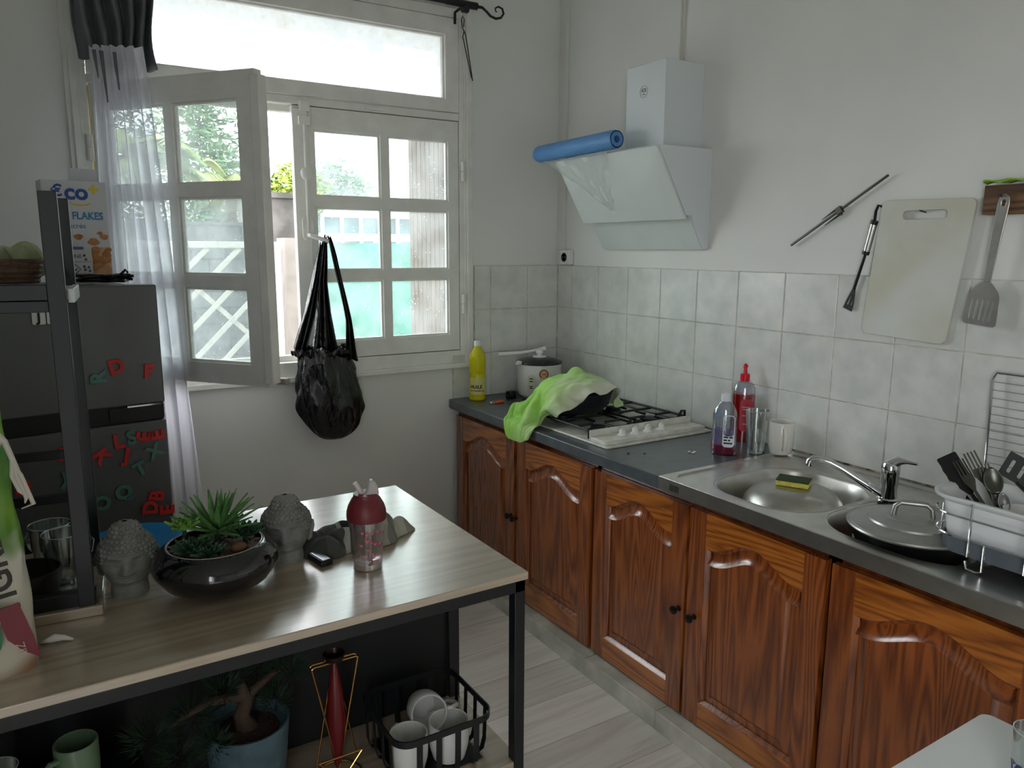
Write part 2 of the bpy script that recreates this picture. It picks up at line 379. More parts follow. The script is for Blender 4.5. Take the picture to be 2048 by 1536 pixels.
wpart(b, 'frame', paint_m, bevel=.003)
# transom sash
b = MB(); b.poly(frame((0, .04, 0), *BW), [(IX0+.003, 2.033), (IX1-.003, 2.033), (IX1-.003, 2.407), (IX0+.003, 2.407)], [[(-1.865, 2.082), (-.6, 2.082), (-.6, 2.34), (-1.865, 2.34)]], 0, .048)
b.poly(frame((0, .03, 0), *BW), [(-1.868, 2.079), (-.597, 2.079), (-.597, 2.343), (-1.868, 2.343)], [[(-1.857, 2.09), (-.608, 2.09), (-.608, 2.332), (-1.857, 2.332)]], 0, .025)
ts = wpart(b, 'sash', paint_m, bevel=.002)
b = MB().box(-1.865, -.6, .022, .025, 2.082, 2.34)
b.v = [tuple(Vector(v)+WL) for v in b.v]
part(b, 'pane', pane_mat('frosted_pane', .75, 0, '#ffffff'), ts, label='cloudy frosted transom pane')
wpart(MB().box(-.96, -.88, -.012, -.004, 2.008, 2.018), 'hinge', paint_m)
wpart(MB().cyl((-.516, -.012, 2.33), (-.516, -.012, 2.38), .008), 'hinge', paint_m)
pm_clean = pane_mat('dusty_pane', .16, .6); pm_haze = pane_mat('hazy_pane', .26, .6)
def sash(parent, x0, x1, pm, cols_, z0=1.015, z1=1.997):
    """casement leaf in the plane y=0 of its parent, origin at the hinge line"""
    rws = [(1.085, 1.333), (1.373, 1.622), (1.662, 1.915)]
    holes = [[(a, c), (b_, c), (b_, d), (a, d)] for a, b_ in cols_ for c, d in rws]
    M = frame((0, .034, 0), *BW)
    mb = MB(); mb.poly(M, [(x0, z0), (x1, z0), (x1, z1), (x0, z1)], holes, 0, .034)
    for h in holes:      # putty beads and stepped glazing moulding
        q = inset(h, .008); mb.poly(frame((0, .024, 0), *BW), h, [q], 0, .016)
    so = part(mb, 'sash', paint_m, parent, bevel=.0015)
    for h in holes:
        p = MB().box(h[0][0]-.001, h[1][0]+.001, .014, .0165, h[0][1]-.001, h[2][1]+.001)
        part(p, 'pane', pm, so)
    return so
rleaf = bpy.data.objects.new('casement', None); COL.objects.link(rleaf); rleaf.parent = win; rleaf.location = WL
so = sash(rleaf, -1.252, -.538, pm_clean, [(-1.172, -.897), (-.862, -.588)])
# (window > casement > sash > pane is one level too deep, so the leaves hang straight under the window)
for ch in list(rleaf.children): ch.parent = win; ch.location = WL
bpy.data.objects.remove(rleaf)
b = MB()   # cover strip with cremone bolt: rod, rosettes and lever
b.box(-1.256, -1.196, -.012, -.001, 1.02, 1.985)
wpart(b, 'cover_strip', paint_m, bevel=.003)
b = MB().cyl((-1.213, -.022, 1.50), (-1.213, -.022, 1.95), .006)
b.ball((-1.213, -.02, 1.745), .022, 14, 1, .55, 1.2); b.box(-1.235, -1.19, -.03, -.012, 1.925, 1.955); b.box(-1.228, -1.19, -.026, -.002, 1.975, 2.012)
b.poly(frame((0, -.012, 0), *BW), rr(-1.235, -1.191, 1.49, 1.585, .02), (), 0, .012)
wpart(b, 'bolt', paint_m, bevel=.002)
lever_m = mat('white_lever', '#dcdad4', .3)
b = MB().tube([(-1.213, -.02, 1.515), (-1.214, -.06, 1.508), (-1.19, -.075, 1.50), (-1.155, -.078, 1.487)], [.009, .008, .0085, .009], 10)
wpart(b, 'handle', lever_m)
# open leaf, hinged at the left jamb
ol = bpy.data.objects.new('casement', None); COL.objects.link(ol)
so = sash(ol, .004, .672, pm_haze, [(.07, .312), (.347, .602)])
so.parent = win; so.location = Vector((IX0, -.008, 0))+WL; so.rotation_euler = (0, 0, math.radians(-52))
b = MB().box(.655, .69, -.004, .0355, 1.025, 1.98)
part(b, 'meeting_rail', paint_m, so, bevel=.004)
b = MB().box(.64, .71, .034, .06, 1.02, 1.04); part(b, 'drip_rail', mat('weathered_paint', '#9b968b', .7), so, bevel=.004)
bpy.data.objects.remove(ol)
for z in (1.22, 1.79):
    for x in (-.524, -1.942):
        b = MB().cyl((x, -.014, z-.042), (x, -.014, z-.001), .009, 12); b.cyl((x, -.014, z+.001), (x, -.014, z+.042), .009, 12)
        wpart(b, 'hinge', paint_m)
wpart(MB().box(-1.9345, -1.93, -.003, .0, 1.66, 1.99), 'hinge_strip', mat('brass_edge', '#c9b26a', .3, .6))

# ------------------------------------------------------------------ outside
struct(MB().box(-3.4, .6, .2, .78, 2.47, 2.53), 'trim_4', mat('eave', '#b9b6ae', .8))
struct(MB().box(-.0125, 0, -3.0, -1.384, Hc-.004, Hc+.006), 'trim_5', mat('old_sealant', '#b5aa94', .8, col2='#2e2620', vs=38, detail=6), bevel=.002)
shut_m = wood('weathered_brown', '#594238', '#7f6858', 'z', rough=.7, scale=2, coat=0)
def shutter(loc, ang, w, label, h=1.0):
    t = thing('shutter', label, 'shutter', loc, ang, 'wooden shutters outside the window')
    b = MB()
    for k in range(int(w/.035)): b.box(k*.035, k*.035+.032, 0, .028, 0, h)
    part(b, 'boards', shut_m, t, bevel=.002)
    for z in (.08, h*.45, h-.12):
        part(MB().box(0, w, -.02, 0, z, z+.06), 'batten', shut_m, t, bevel=.002)
    return t
shutter((-.47, .235, .99), math.radians(100), .30, 'weathered brown wooden shutter leaf folded outside the right window jamb', 1.1)
shutter((-.40, .30, .99), math.radians(79), .42, 'pale brown shutter leaf standing open behind the folded one', 1.1)
gm = mat('outside_concrete', '#6d6a62', .9, var=.2, vs=1.5)
struct(MB().box(-30, 30, -10, 60, -.4, -.3), 'ground', gm)
def block_mat():
    M, n, bs = newmat('block_masonry'); L = n.links
    t = n.nodes.new('ShaderNodeTexCoord'); sp = n.nodes.new('ShaderNodeSeparateXYZ'); cb = n.nodes.new('ShaderNodeCombineXYZ')
    L.new(t.outputs['Object'], sp.inputs[0]); L.new(sp.outputs['X'], cb.inputs['X']); L.new(sp.outputs['Z'], cb.inputs['Y'])
    br = n.nodes.new('ShaderNodeTexBrick'); br.inputs['Scale'].default_value = 1; br.inputs['Brick Width'].default_value = .24; br.inputs['Row Height'].default_value = .12
    br.inputs['Mortar Size'].default_value = .006; br.inputs['Color1'].default_value = (*hx('#6d6f70'), 1); br.inputs['Color2'].default_value = (*hx('#5e6162'), 1); br.inputs['Mortar'].default_value = (*hx('#4a4c4d'), 1)
    L.new(cb.outputs[0], br.inputs['Vector'])
    q = n.nodes.new('ShaderNodeTexNoise'); q.inputs['Scale'].default_value = 6; q.inputs['Detail'].default_value = 6; L.new(t.outputs['Object'], q.inputs['Vector'])
    mx = n.nodes.new('ShaderNodeMix'); mx.data_type = 'RGBA'; mx.blend_type = 'OVERLAY'; mx.inputs[0].default_value = .5
    L.new(br.outputs['Color'], mx.inputs[6]); L.new(q.outputs['Fac'], mx.inputs[7]); L.new(mx.outputs[2], bs.inputs['Base Color']); bs.inputs['Roughness'].default_value = .9
    return M
solo(MB().box(-2.6, 0, 0, .18, 0, 1.95), 'block_wall', block_mat(), 'grey concrete block wall beyond the window, behind the white lattice', 'wall', (-.55, 3.0, -.3))
pil_m = mat('stained_render', '#7d7874', .9, col2='#4a4845', vs=3.5, detail=8)
solo(MB().box(-.2, .2, 0, .3, 0, 2.13).box(-.22, .22, -.02, .32, 2.13, 2.17), 'gate_pillar', pil_m, 'tall stained grey gate pillar seen between the two window leaves', 'pillar', (-.57, 2.85, -.3))
solo(MB().box(-.07, .09, 0, .2, 0, 1.83), 'gate_pillar', mat('pale_render', '#8b847d', .9, var=.15, vs=6), 'shorter pale pillar right of the lattice, in front of the tall one', 'pillar', (-.62, 2.2, -.3))
lat_m = mat('lattice_paint', '#b5b2aa', .6)
t = thing('lattice_panel', 'white diagonal lattice panel outside, seen through the open window leaf', 'lattice', (-.78, 2.0, 0))
b = MB(); b.box(-1.9, 0, -.02, .02, 1.46, 1.50); b.box(-.04, 0, -.02, .02, .0, 1.46); b.box(-1.9, -1.86, -.02, .02, 0, 1.46)
part(b, 'frame', lat_m, t, bevel=.003)
b = MB()
for k in range(-8, 14):
    x0 = -1.9+k*.19
    for sg, yy in (((1, -.008), (-1, .008)) if k % 3 == 0 else ((1, -.008),)):
        pts = []
        for i in range(0, 61):
            z = 1.46*i/60; x = x0+z if sg > 0 else x0+1.46-z
            if -1.87 < x < -.03: pts.append((x, yy, z))
        if len(pts) > 2: b.bar(pts[0], pts[-1], .012, .03)
part(b, 'slats', lat_m, t)
t = thing('mesh_fence', 'green netting stretched under a white top rail, beyond the right window leaf', 'fence', (.3, 5.0, -.3))
part(MB().grid(lambda u, v: (u*3.2, .03*math.sin(u*17)+.02*math.sin(u*40+v*9), .2+v*1.62), 60, 12), 'netting', mat('green_netting', '#2d7a68', .8, var=.12, vs=8, bump=.2, bs=300), t, solid=.004)
b = MB().box(0, 3.2, -.03, .03, 1.84, 1.92)
part(b, 'rail', mat('fence_white', '#f2f2ee', .6), t)
for k in range(5): part(MB().box(k*.79, k*.79+.05, .03, .07, 0, 1.86), 'post', MC['fence_white'], t)
# houses
t = thing('house', 'long low white house with blue-grey glazing behind the green netting', 'house', (1.45, 9, -.3))
part(MB().box(0, 7, 0, 1.5, 0, 2.25), 'wall', mat('house_glaze', '#6e858c', .5, var=.2, vs=2), t)
part(MB().box(-.2, 7.2, -.5, 1.6, 2.42, 2.5).box(-.2, 7.2, -.1, 1.55, 2.25, 2.44), 'roof', mat('house_white', '#f0f0ee', .7), t)
for k in range(22): part(MB().box(k*.32, k*.32+.045, -.08, -.02, 1.2, 2.3), 'post', MC['house_white'], t)
part(MB().box(0, 7, -.1, 0, 1.9, 1.95).box(0, 7, -.12, 0, 1.0, 1.75), 'parapet', MC['house_white'], t)
t = thing('house', 'white outbuilding with an open window beyond the block wall', 'house', (.30, 11.5, -.3))
part(MB().box(0, .8, 0, 2, 0, 2.7), 'wall', MC['house_white'], t)
part(MB().box(.1, .5, -.02, 0, 1.9, 2.55), 'window', mat('far_window', '#6e8a90', .2), t)
# shed roof behind right leaf
t = thing('shed', 'small tin roofed shed behind the white house', 'shed', (4.9, 13, -.3))
part(MB().box(0, 3, 0, 2, 0, 2.6), 'wall', mat('tin', '#b7b7b5', .5), t)
part(MB().poly(frame((0, 0, 0), *BW), [(-.2, 2.6), (3.2, 2.6), (1.5, 3.1)], (), -2.2, .2), 'roof', mat('tin_roof', '#cfcfcd', .4), t)

def tree(loc, crown, h, label, col, col2, name='tree', n=1600, leaf=.06, seed=1, group='trees beyond the window'):
    rg = random.Random(seed)
    t = thing(name, label, 'tree', loc, 0, group)
    b = MB().tube([(0, 0, 0), (.05, .02, h*.5), (0, 0, h)], [.1, .08, .04], 8); part(b, 'trunk', mat('bark', '#5d5247', .9, var=.2), t)
    b = MB()
    for i in range(n):
        a = rg.uniform(0, 2*PI); ph = math.acos(rg.uniform(-1, 1)); q = rg.uniform(.5, 1)**.6*(1+.25*math.sin(3*a+seed)*math.sin(4*ph))
        c = Vector((crown[0]*q*math.sin(ph)*math.cos(a), crown[1]*q*math.sin(ph)*math.sin(a), h+crown[2]*q*math.cos(ph)))
        d = Vector((rg.gauss(0, 1), rg.gauss(0, 1), rg.gauss(0, .6))).normalized(); e = d.orthogonal().normalized(); s_ = leaf*rg.uniform(.6, 1.4)
        b.add([c-e*s_*.35, c+d*s_, c+e*s_*.35, c-d*s_], [(0, 1, 2, 3)])
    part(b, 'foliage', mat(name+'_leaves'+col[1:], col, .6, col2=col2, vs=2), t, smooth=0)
    return t
def palm(loc, h, L_, n, label, col, col2, seed, elev=(.1, 1.2)):
    rg = random.Random(seed); t = thing('palm_tree', label, 'palm', loc, 0)
    part(MB().tube([(0, 0, 0), (.04, 0, h*.5), (0, 0, h)], [.09, .07, .06], 8), 'trunk', MC['bark'], t)
    b = MB()
    for k in range(n):
        az = 2*PI*k/n+rg.uniform(-.2, .2); el = rg.uniform(*elev); P_ = []
        l = L_*rg.uniform(.8, 1.1)
        for i in range(13):
            s_ = i/12; r_ = l*s_*math.cos(el)*(1-.15*s_); z = h+l*(s_*math.sin(el)-.6*s_*s_)
            P_.append(Vector((r_*math.cos(az), r_*math.sin(az), z)))
        b.tube(P_, [.012*(1-.8*i/12) for i in range(13)], 5)
        sd = Vector((-math.sin(az), math.cos(az), 0))
        for i in range(2, 39):
            s_ = i/39*12; i0 = min(11, int(s_)); p = P_[i0].lerp(P_[i0+1], s_-i0); fwd = (P_[i0+1]-P_[i0]).normalized()
            ln = l*.32*math.sin(PI*(i/39)**.7)+.04
            for sg in (1, -1):
                tip = p+(sd*sg*.8+fwd*.55+Vector((0, 0, -.35)))*ln; w = fwd*.014
                b.add([p-w, p+w, tip], [(0, 1, 2)])
    part(b, 'fronds', mat('frond'+col[1:], col, .5, col2=col2, vs=4), t, smooth=0)
    return t
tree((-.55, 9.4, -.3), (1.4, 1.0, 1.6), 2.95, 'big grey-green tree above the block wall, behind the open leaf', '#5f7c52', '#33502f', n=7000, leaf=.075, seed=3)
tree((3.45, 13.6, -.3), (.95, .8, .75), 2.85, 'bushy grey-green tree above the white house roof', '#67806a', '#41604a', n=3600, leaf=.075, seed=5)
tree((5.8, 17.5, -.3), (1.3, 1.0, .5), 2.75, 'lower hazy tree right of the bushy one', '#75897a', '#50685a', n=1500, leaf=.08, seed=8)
tree((.42, 5.6, -.3), (.34, .34, .32), 2.35, 'yellow-green shrub growing above the gate pillar', '#8a9a38', '#3f5f22', n=1300, leaf=.05, seed=11, name='shrub')
palm((-1.1, 5.5, -.3), 2.62, .95, 15, 'light green palm spreading above the lattice, behind the open leaf', '#8fa052', '#557034', 4)
palm((-.02, 6.9, -.3), 2.55, .8, 12, 'yellow-green palm fronds beside the shrub above the gate pillar', '#a5a64c', '#687830', 9)

# ------------------------------------------------------------------ curtain rod, curtains
t = thing('curtain_rod', 'black iron curtain rod with a scrolled end above the window', 'curtain rod', (-1.2, -.1, 2.44))
part(MB().cyl((-.95, 0, -.012), (.69, 0, 0), .012).cyl((.56, 0, 0), (.70, 0, 0), .0145), 'rod', iron_m, t)
part(MB().tube([(.70, 0, 0), (.725, 0, .0), (.745, 0, -.012), (.765, 0, -.027), (.79, 0, -.033), (.815, 0, -.026), (.828, 0, -.008), (.822, 0, .010), (.803, 0, .016), (.787, 0, .007), (.789, 0, -.004), (.797, 0, -.006)], [.007, .006, .0055, .0055, .0055, .005, .005, .0045, .004, .0035, .003, .002], 8), 'finial', iron_m, t)
for x in (.645, -.6):
    part(MB().tube([(x, .0, -.004), (x, .05, -.006), (x, .088, -.01), (x, .09, -.055)], .006, 8).cyl((x-.012, 0, -.015), (x+.012, 0, -.015), .018), 'bracket', iron_m, t)
solo(MB().tube([(0, 0, 0), (.003, 0, -.03), (.012, 0, -.045), (.02, 0, -.06), (.05, -.004, -.24)], .0022, 6).tube([(.012, 0, -.045), (.006, 0, -.07), (.045, -.004, -.23)], .002, 6).tube([(0, 0, 0), (.006, 0, .012), (.014, 0, 0), (.01, 0, -.03)], .002, 6), 'hook', iron_m, 'thin black wire hook hanging at the upper right corner of the window frame', 'hook', (-.532, -.025, 2.405))
gcur = mat('grey_curtain', '#686c70', .8, var=.1, vs=14, bump=.1, bs=250)
def gc(u, v):
    x = -.115+.235*u; z = .0-v*.46
    w = 1-.18*v*(1-v)*2
    return (x*w+.012*math.sin(v*7+u*5), .026*math.sin(u*2*PI*5.5+v*1.2)-.01*v, z+.012*math.sin(u*9+1)*v+.05*(1-u)*v*0-.012*abs(math.sin(u*PI*5))*v)
solo(MB().grid(gc, 110, 22), 'curtain', gcur, 'charcoal grey curtain bunched at the left end of the rod', 'curtain', (-1.85, -.135, 2.50), solid=.004)
sheer = sheer_mat('sheer_white', '#efeef4', .80)
def sc(u, v):
    z = -v*1.78; wd = .070+.040*v+.02*math.sin(v*PI*.8)
    x = (u-.5)*2*wd; x += .045*v-.005*(1-v)
    fold = .020*math.sin(u*2*PI*6+1.6*math.sin(v*2.2))+.010*math.sin(u*2*PI*11+v*3)
    return (x+.006*math.sin(u*40+v*5), fold-.05*u, z)
t = solo(MB().grid(sc, 150, 60), 'sheer_curtain', sheer, 'white sheer curtain hanging straight below the charcoal one, beside the fridge', 'curtain', (-1.86, -.225, 2.07), solid=0)
b = MB()
for x, l in ((-.075, .06), (-.055, .13), (-.02, .09)): b.tube([(x, -.03, .02), (x+.006, -.035, -l)], [.006, .002], 6)
# black pleat tips that hang out below the grey curtain
solo(b, 'curtain_tie', gcur, 'dark cord ends dangling below the charcoal curtain over the sheer', 'cord', (-1.85, -.235, 2.03))

# ------------------------------------------------------------------ base cabinets
DX = -.586
def arch(y0, y1, z0, z1, rise, n=40):
    """closed outline in (u=-y, z) with an eyebrow-arched top edge"""
    P_ = [(y0, z0), (y1, z0)]
    for i in range(n+1):
        s_ = 1-i/n; q = min(1, max(0, (s_-.07)/.86)); P_.append((y0+(y1-y0)*s_, z1+rise*(.5-.5*math.cos(2*PI*q))**.85))
    return P_
def door(parent, L0, ya, yb, knob=None):
    """ya, yb are -y of the two edges"""
    z0, z1 = .068, .728; st = .062
    Mx = frame(Vector((DX+.02, 0, 0))-L0, *RW)
    b = MB(); d = b
    b.poly(Mx, [(ya, z0), (ya+st, z0), (ya+st, z1), (ya, z1)], (), 0, .02)
    b.poly(Mx, [(yb-st, z0), (yb, z0), (yb, z1), (yb-st, z1)], (), 0, .02)
    b.m = 1
    b.poly(Mx, [(ya+st, z0), (yb-st, z0), (yb-st, z0+.075), (ya+st, z0+.075)], (), 0, .0195)
    ar = arch(ya+st, yb-st, 0, .625, .052)[2:]
    b.poly(Mx, ar+[(ya+st, z1), (yb-st, z1)], (), 0, .0195)
    # ovolo moulding round the opening
    op = arch(ya+st, yb-st, z0+.075, .625, .052); o2 = inset(op, .011); b.m = 0
    b.rings([[Mx @ Vector((*p, .0185)) for p in op], [Mx @ Vector((*p, .015)) for p in inset(op, .003)], [Mx @ Vector((*p, .0115)) for p in inset(op, .007)], [Mx @ Vector((*p, .006)) for p in o2]], False, False)
    dr = part(b, 'door', [cab_v, cab_h], parent, bevel=.0025)
    b = MB(); A = inset(op, .004)
    P0 = inset(op, .016); P1 = inset(op, .020); P2 = inset(op, .050); P3 = inset(op, .054)
    b.rings([[Mx @ Vector((*p, dd)) for p in q] for q, dd in ((A, .002), (A, .004), (P0, .004), (P1, .0045), (inset(op, .028), .0058), (inset(op, .035), .0083), (inset(op, .041), .0118), (inset(op, .0455), .0158), (inset(op, .047), .0172))], True, True)
    part(b, 'panel', cab_v, dr, smooth=28)
    if knob is not None:
        kk = Mx @ Vector((knob, .402, .02)); c = kk
        b = MB(); b.T = Matrix.Translation(c) @ Matrix.Rotation(-PI/2, 4, 'Y')
        b.lathe([(.009, 0), (.0095, .002), (.005, .004), (.0045, .013), (.008, .016), (.0125, .019), (.0135, .023), (.012, .027), (.006, .0295), (.001, .030)], n=20)
        part(b, 'knob', mat('dark_pewter', '#3a3633', .3, .85), dr)
    return dr
def cabinet(y0, y1, doors, label):
    L0 = Vector((-.3, -(y0+y1)/2, 0))
    t = thing('base_cabinet', label, 'cabinet', L0, 0, 'pine base cabinets under the worktop')
    b = MB(); T0 = -L0
    b.T = Matrix.Translation(T0)
    if y0 < 1: b.box(-.562, -.01, -y1, -y0, .064, .745)
    else:
        b.box(-.562, -.01, -y1, -y0, .064, .082); b.box(-.562, -.01, -y0-.018, -y0, .082, .745); b.box(-.562, -.01, -y1, -y1+.018, .082, .745); b.box(-.02, -.01, -y1, -y0, .082, .745); b.box(-.562, -.556, -y1, -y0, .70, .745)
        b.box(-.562, -.556, -(y0+y1)/2-.03, -(y0+y1)/2+.03, .082, .7)
    part(b, 'body', wood('pine_body', '#3c1808', '#6e3411', 'z') if 'pine_body' not in MC else MC['pine_body'], t)
    for a, c, k in doors: door(t, L0, a, c, k)
    return t
cabinet(.03, 1.042, [(.052, .541, .520), (.562, 1.034, .560)], 'two-door pine cabinet in the corner, left end of the run')
cabinet(1.044, 1.958, [(1.056, 1.492, 1.472), (1.503, 1.952, 1.536)], 'two-door pine cabinet in the middle, under the hob and left sink bowl')
cabinet(1.960, 2.93, [(1.968, 2.452, None), (2.462, 2.925, None)], 'pine cabinet at the right end, under the right sink bowl and dish rack')

# worktop: slate slab with the corner cut
b = MB()
def wt(z): return [(-.596, -.0, z), (-.606, -.03, z), (-.606, -1.382, z), (-.01, -1.382, z), (-.01, 0, z)]
b.rings([wt(Hc-.038), wt(Hc)])
solo(b, 'worktop', slate_m, 'dark slate-grey worktop running from the corner to the steel sink', 'worktop', bevel=.003)
# sink top
sk = thing('sink', 'stainless steel double sink top with drainer set beside the worktop', 'sink', (-.3, -1.9, Hc-.038))
SO = Vector((.3, 1.9, -(Hc-.038)))
MZ = Matrix.Translation(SO)
B1 = rr(-.548, -.145, -1.832, -1.485, .13, 10); B2 = rr(-.545, -.150, -2.245, -1.848, .14, 10)
b = MB(); b.T = MZ
out = [(-.603, -3.0), (-.012, -3.0), (-.012, -1.384), (-.603, -1.384)]
field = rr(-.578, -.05, -2.98, -1.405, .05, 6)
b.poly(Matrix.Identity(4), out, [field], Hc-.006, Hc+.002)
b.poly(Matrix.Identity(4), field, [B1, B2], Hc-.008, Hc-.003)
b.box(-.606, -.602, -3.0, -1.384, Hc-.038, Hc+.001)
for k in range(7): b.tube([(-.12-.058*k, -2.34, Hc-.003), (-.12-.058*k, -2.95, Hc-.003)], .005, 6)
part(b, 'top', steel_m, sk, smooth=30)
for nm, B_ in (('bowl', B1), ('bowl', B2)):
    b = MB(); b.T = MZ
    b.rings([[(p[0], p[1], z) for p in inset(B_, d)] for d, z in ((-.006, Hc-.0025), (0, Hc-.004), (.006, Hc-.014), (.012, Hc-.05), (.018, Hc-.13), (.04, Hc-.155), (.08, Hc-.16))], False, True)
    part(b, nm, steel_m, sk, smooth=50)
b = MB(); b.T = MZ @ frame((-.6062, 0, 0), *RW)
for k in range(5): b.poly(Matrix.Identity(4), [(1.434+k*.008, Hc-.030), (1.4385+k*.008, Hc-.030), (1.4385+k*.008, Hc-.010), (1.434+k*.008, Hc-.010)], (), 0, .0006)
part(b, 'stamp', mat('stamp', '#2c2c2a', .5), sk, label='row of dark upright marks on the sink front edge')
# mixer tap
tp = thing('mixer_tap', 'chrome single-lever mixer tap between the two sink bowls', 'tap', (-.215, -1.868, Hc-.003))
part(MB().lathe([(.028, 0), (.028, .006), (.022, .009), (.0215, .045), (.0225, .046), (.0225, .075), (.024, .078), (.024, .098), (.02, .106), (.008, .11)], n=28), 'body', chrome_m, tp)
part(MB().tube([(-.01, .01, .014), (-.032, .045, .038), (-.068, .098, .075), (-.084, .125, .089), (-.098, .145, .094), (-.109, .163, .094), (-.113, .170, .088), (-.114, .172, .074)], [.011, .0105, .0095, .0095, .0095, .0095, .010, .011], 14), 'spout', chrome_m, tp)
part(MB().tube([(0, 0, .095), (.004, -.02, .116), (.006, -.042, .117), (.008, -.068, .117)], [.02, .012, .006, .004], 12), 'lever', chrome_m, tp)

# upturned steel bowl in the left bowl with a sponge on it
b = MB().lathe([(.150, 0), (.152, .004), (.149, .006), (.146, .03), (.135, .07), (.112, .098), (.08, .112), (.07, .114), (.0, .114)], n=56)
solo(b, 'mixing_bowl', mat('worn_steel', '#b5b3ac', .33, 1, var=.1, vs=12), 'steel mixing bowl turned upside down in the left sink bowl', 'bowl', (-.335, -1.655, Hc-.112), smooth=45)
t = thing('sponge', 'yellow scouring sponge with a dark green pad on the upturned bowl', 'sponge', (-.335, -1.655, Hc+.0025), math.radians(-62))
part(MB().box(-.045, .045, -.03, .03, 0, .015), 'foam', mat('sponge_foam', '#d9cf62', .95, var=.1, vs=60, bump=.5, bs=220), t, bevel=.004)
part(MB().box(-.045, .045, -.03, .03, .0152, .020), 'scour_pad', mat('scour_pad', '#3a4a35', .95, bump=.5, bs=300), t, bevel=.002)
# stacked pans and lid in the right bowl
t = thing('frying_pan', 'black frying pan lying in the right sink bowl under the grey lid', 'pan', (-.413, -2.052, Hc-.036))
part(MB().lathe([(.110, 0), (.120, .004), (.138, .050), (.141, .052), (.134, .048), (.112, .006), (0, .005)], n=48), 'body', mat('nonstick', '#0d0d0e', .35, bump=.02), t)
part(MB().tube([(.10, -.10, .03), (.14, -.17, .03), (.17, -.21, .025)], [.012, .010, .010], 10), 'handle', black_m, t)
t = thing('plate', 'pale greasy plate under the pans in the right sink bowl', 'plate', (-.40, -2.052, Hc-.050))
part(MB().lathe([(.06, 0), (.09, .004), (.133, .020), (.135, .022), (.09, .008), (0, .005)], n=48), 'dish', mat('greasy_plate', '#c9c8a6', .3), t)
t = thing('pot_lid', 'grey metal pot lid with a loop handle on the pans in the right bowl', 'lid', (-.413, -2.052, Hc+.017))
part(MB().lathe([(.142, 0), (.145, .004), (.143, .008), (.138, .007), (.136, .009), (.10, .018), (.098, .0225), (.06, .027), (.058, .029), (0, .032)], n=64), 'disc', mat('dull_aluminium', '#a8a8a4', .38, .85, var=.08, vs=20), t, smooth=25)
part(MB().tube([(-.024, .035, .026), (-.022, .032, .05), (-.016, .022, .06), (.016, -.022, .06), (.022, -.032, .05), (.024, -.035, .026)], .0065, 10), 'handle', MC['dull_aluminium'], t)

# ------------------------------------------------------------------ hob
hb = thing('gas_hob', 'white enamelled four-burner gas hob set into the worktop', 'hob', (-.295, -.775, Hc))
part(MB().box(-.25, .25, -.29, .29, 0, .008), 'tray', enamel_m, hb, bevel=.003)
part(MB().box(-.243, .235, -.27, -.188, .008, .022).box(-.243, .243, -.188, -.182, .008, .045), 'control_panel', enamel_m, hb, bevel=.002)
for i, x in enumerate((-.135, -.075, -.015, .05)):
    b = MB().lathe([(.018, 0), (.018, .004), (.012, .006), (.011, .02), (.009, .022)], n=20); b.box(-.011, .011, -.004, .004, .018, .026)
    part(b, 'knob', white_m, hb, (x, -.232, .0225), .5)
BUR = ((-.13, -.09, .030), (.13, -.085, .042), (-.12, .14, .038), (.13, .14, .032))
for x, y, r_ in BUR:
    b = MB().lathe([(r_+.012, 0), (r_+.01, .005), (r_, .006), (r_, .014), (r_-.003, .015), (r_-.003, .021), (r_-.008, .023), (0, .024)], n=32)
    part(b, 'burner', mat('burner_cap', '#23252a', .5, .3), hb, (x, y, .0085))
for sx in (-1, 1):
    b = MB(); cx = sx*.125; z = .040; g = .005
    def w(*p): b.tube([(q[0]+cx, q[1], q[2]) for q in p], g, 8)
    w((-.105, -.165, .010), (-.105, -.165, z-.006), (-.105, -.155, z), (-.105, .245, z), (-.105, .255, z-.006), (-.105, .255, .010))
    w((.105, -.165, .010), (.105, -.165, z-.006), (.105, -.155, z), (.105, .245, z), (.105, .255, z-.006), (.105, .255, .010))
    for y in (-.088, .14):
        w((-.105, y, z), (-.03, y, z)); w((.03, y, z), (.105, y, z))
        w((0, y-.085, z), (0, y-.028, z)); w((0, y+.028, z), (0, y+.085, z))
    for y in (-.165, .025, .245): w((-.105, y, z-.003), (.105, y, z-.003))
    w((.07, -.165, z-.003), (.09, -.165, z+.022), (.105, -.165, z+.022), (.108, -.165, .02))
    w((.07, .245, z-.003), (.09, .245, z+.022), (.105, .245, z+.022), (.108, .245, .02))
    part(b, 'pan_support', iron_m, hb)
# wok and draped top
WKC = Vector((-.385, -.675, Hc+.0455))
wk = thing('stew_pot', 'dark blue-black pot on the hob under the green jersey', 'pot', WKC)
part(MB().lathe([(.075, 0), (.10, .006), (.128, .04), (.138, .075), (.140, .085), (.134, .085), (.124, .042), (.09, .012), (0, .010)], n=40), 'body', mat('blue_black', '#15161f', .4), wk)
part(MB().lathe([(.141, .086), (.12, .105), (.06, .122), (.018, .127), (.01, .14), (.018, .146), (.02, .155), (.001, .158)], n=40, cap0=True), 'lid', MC['blue_black'], wk)

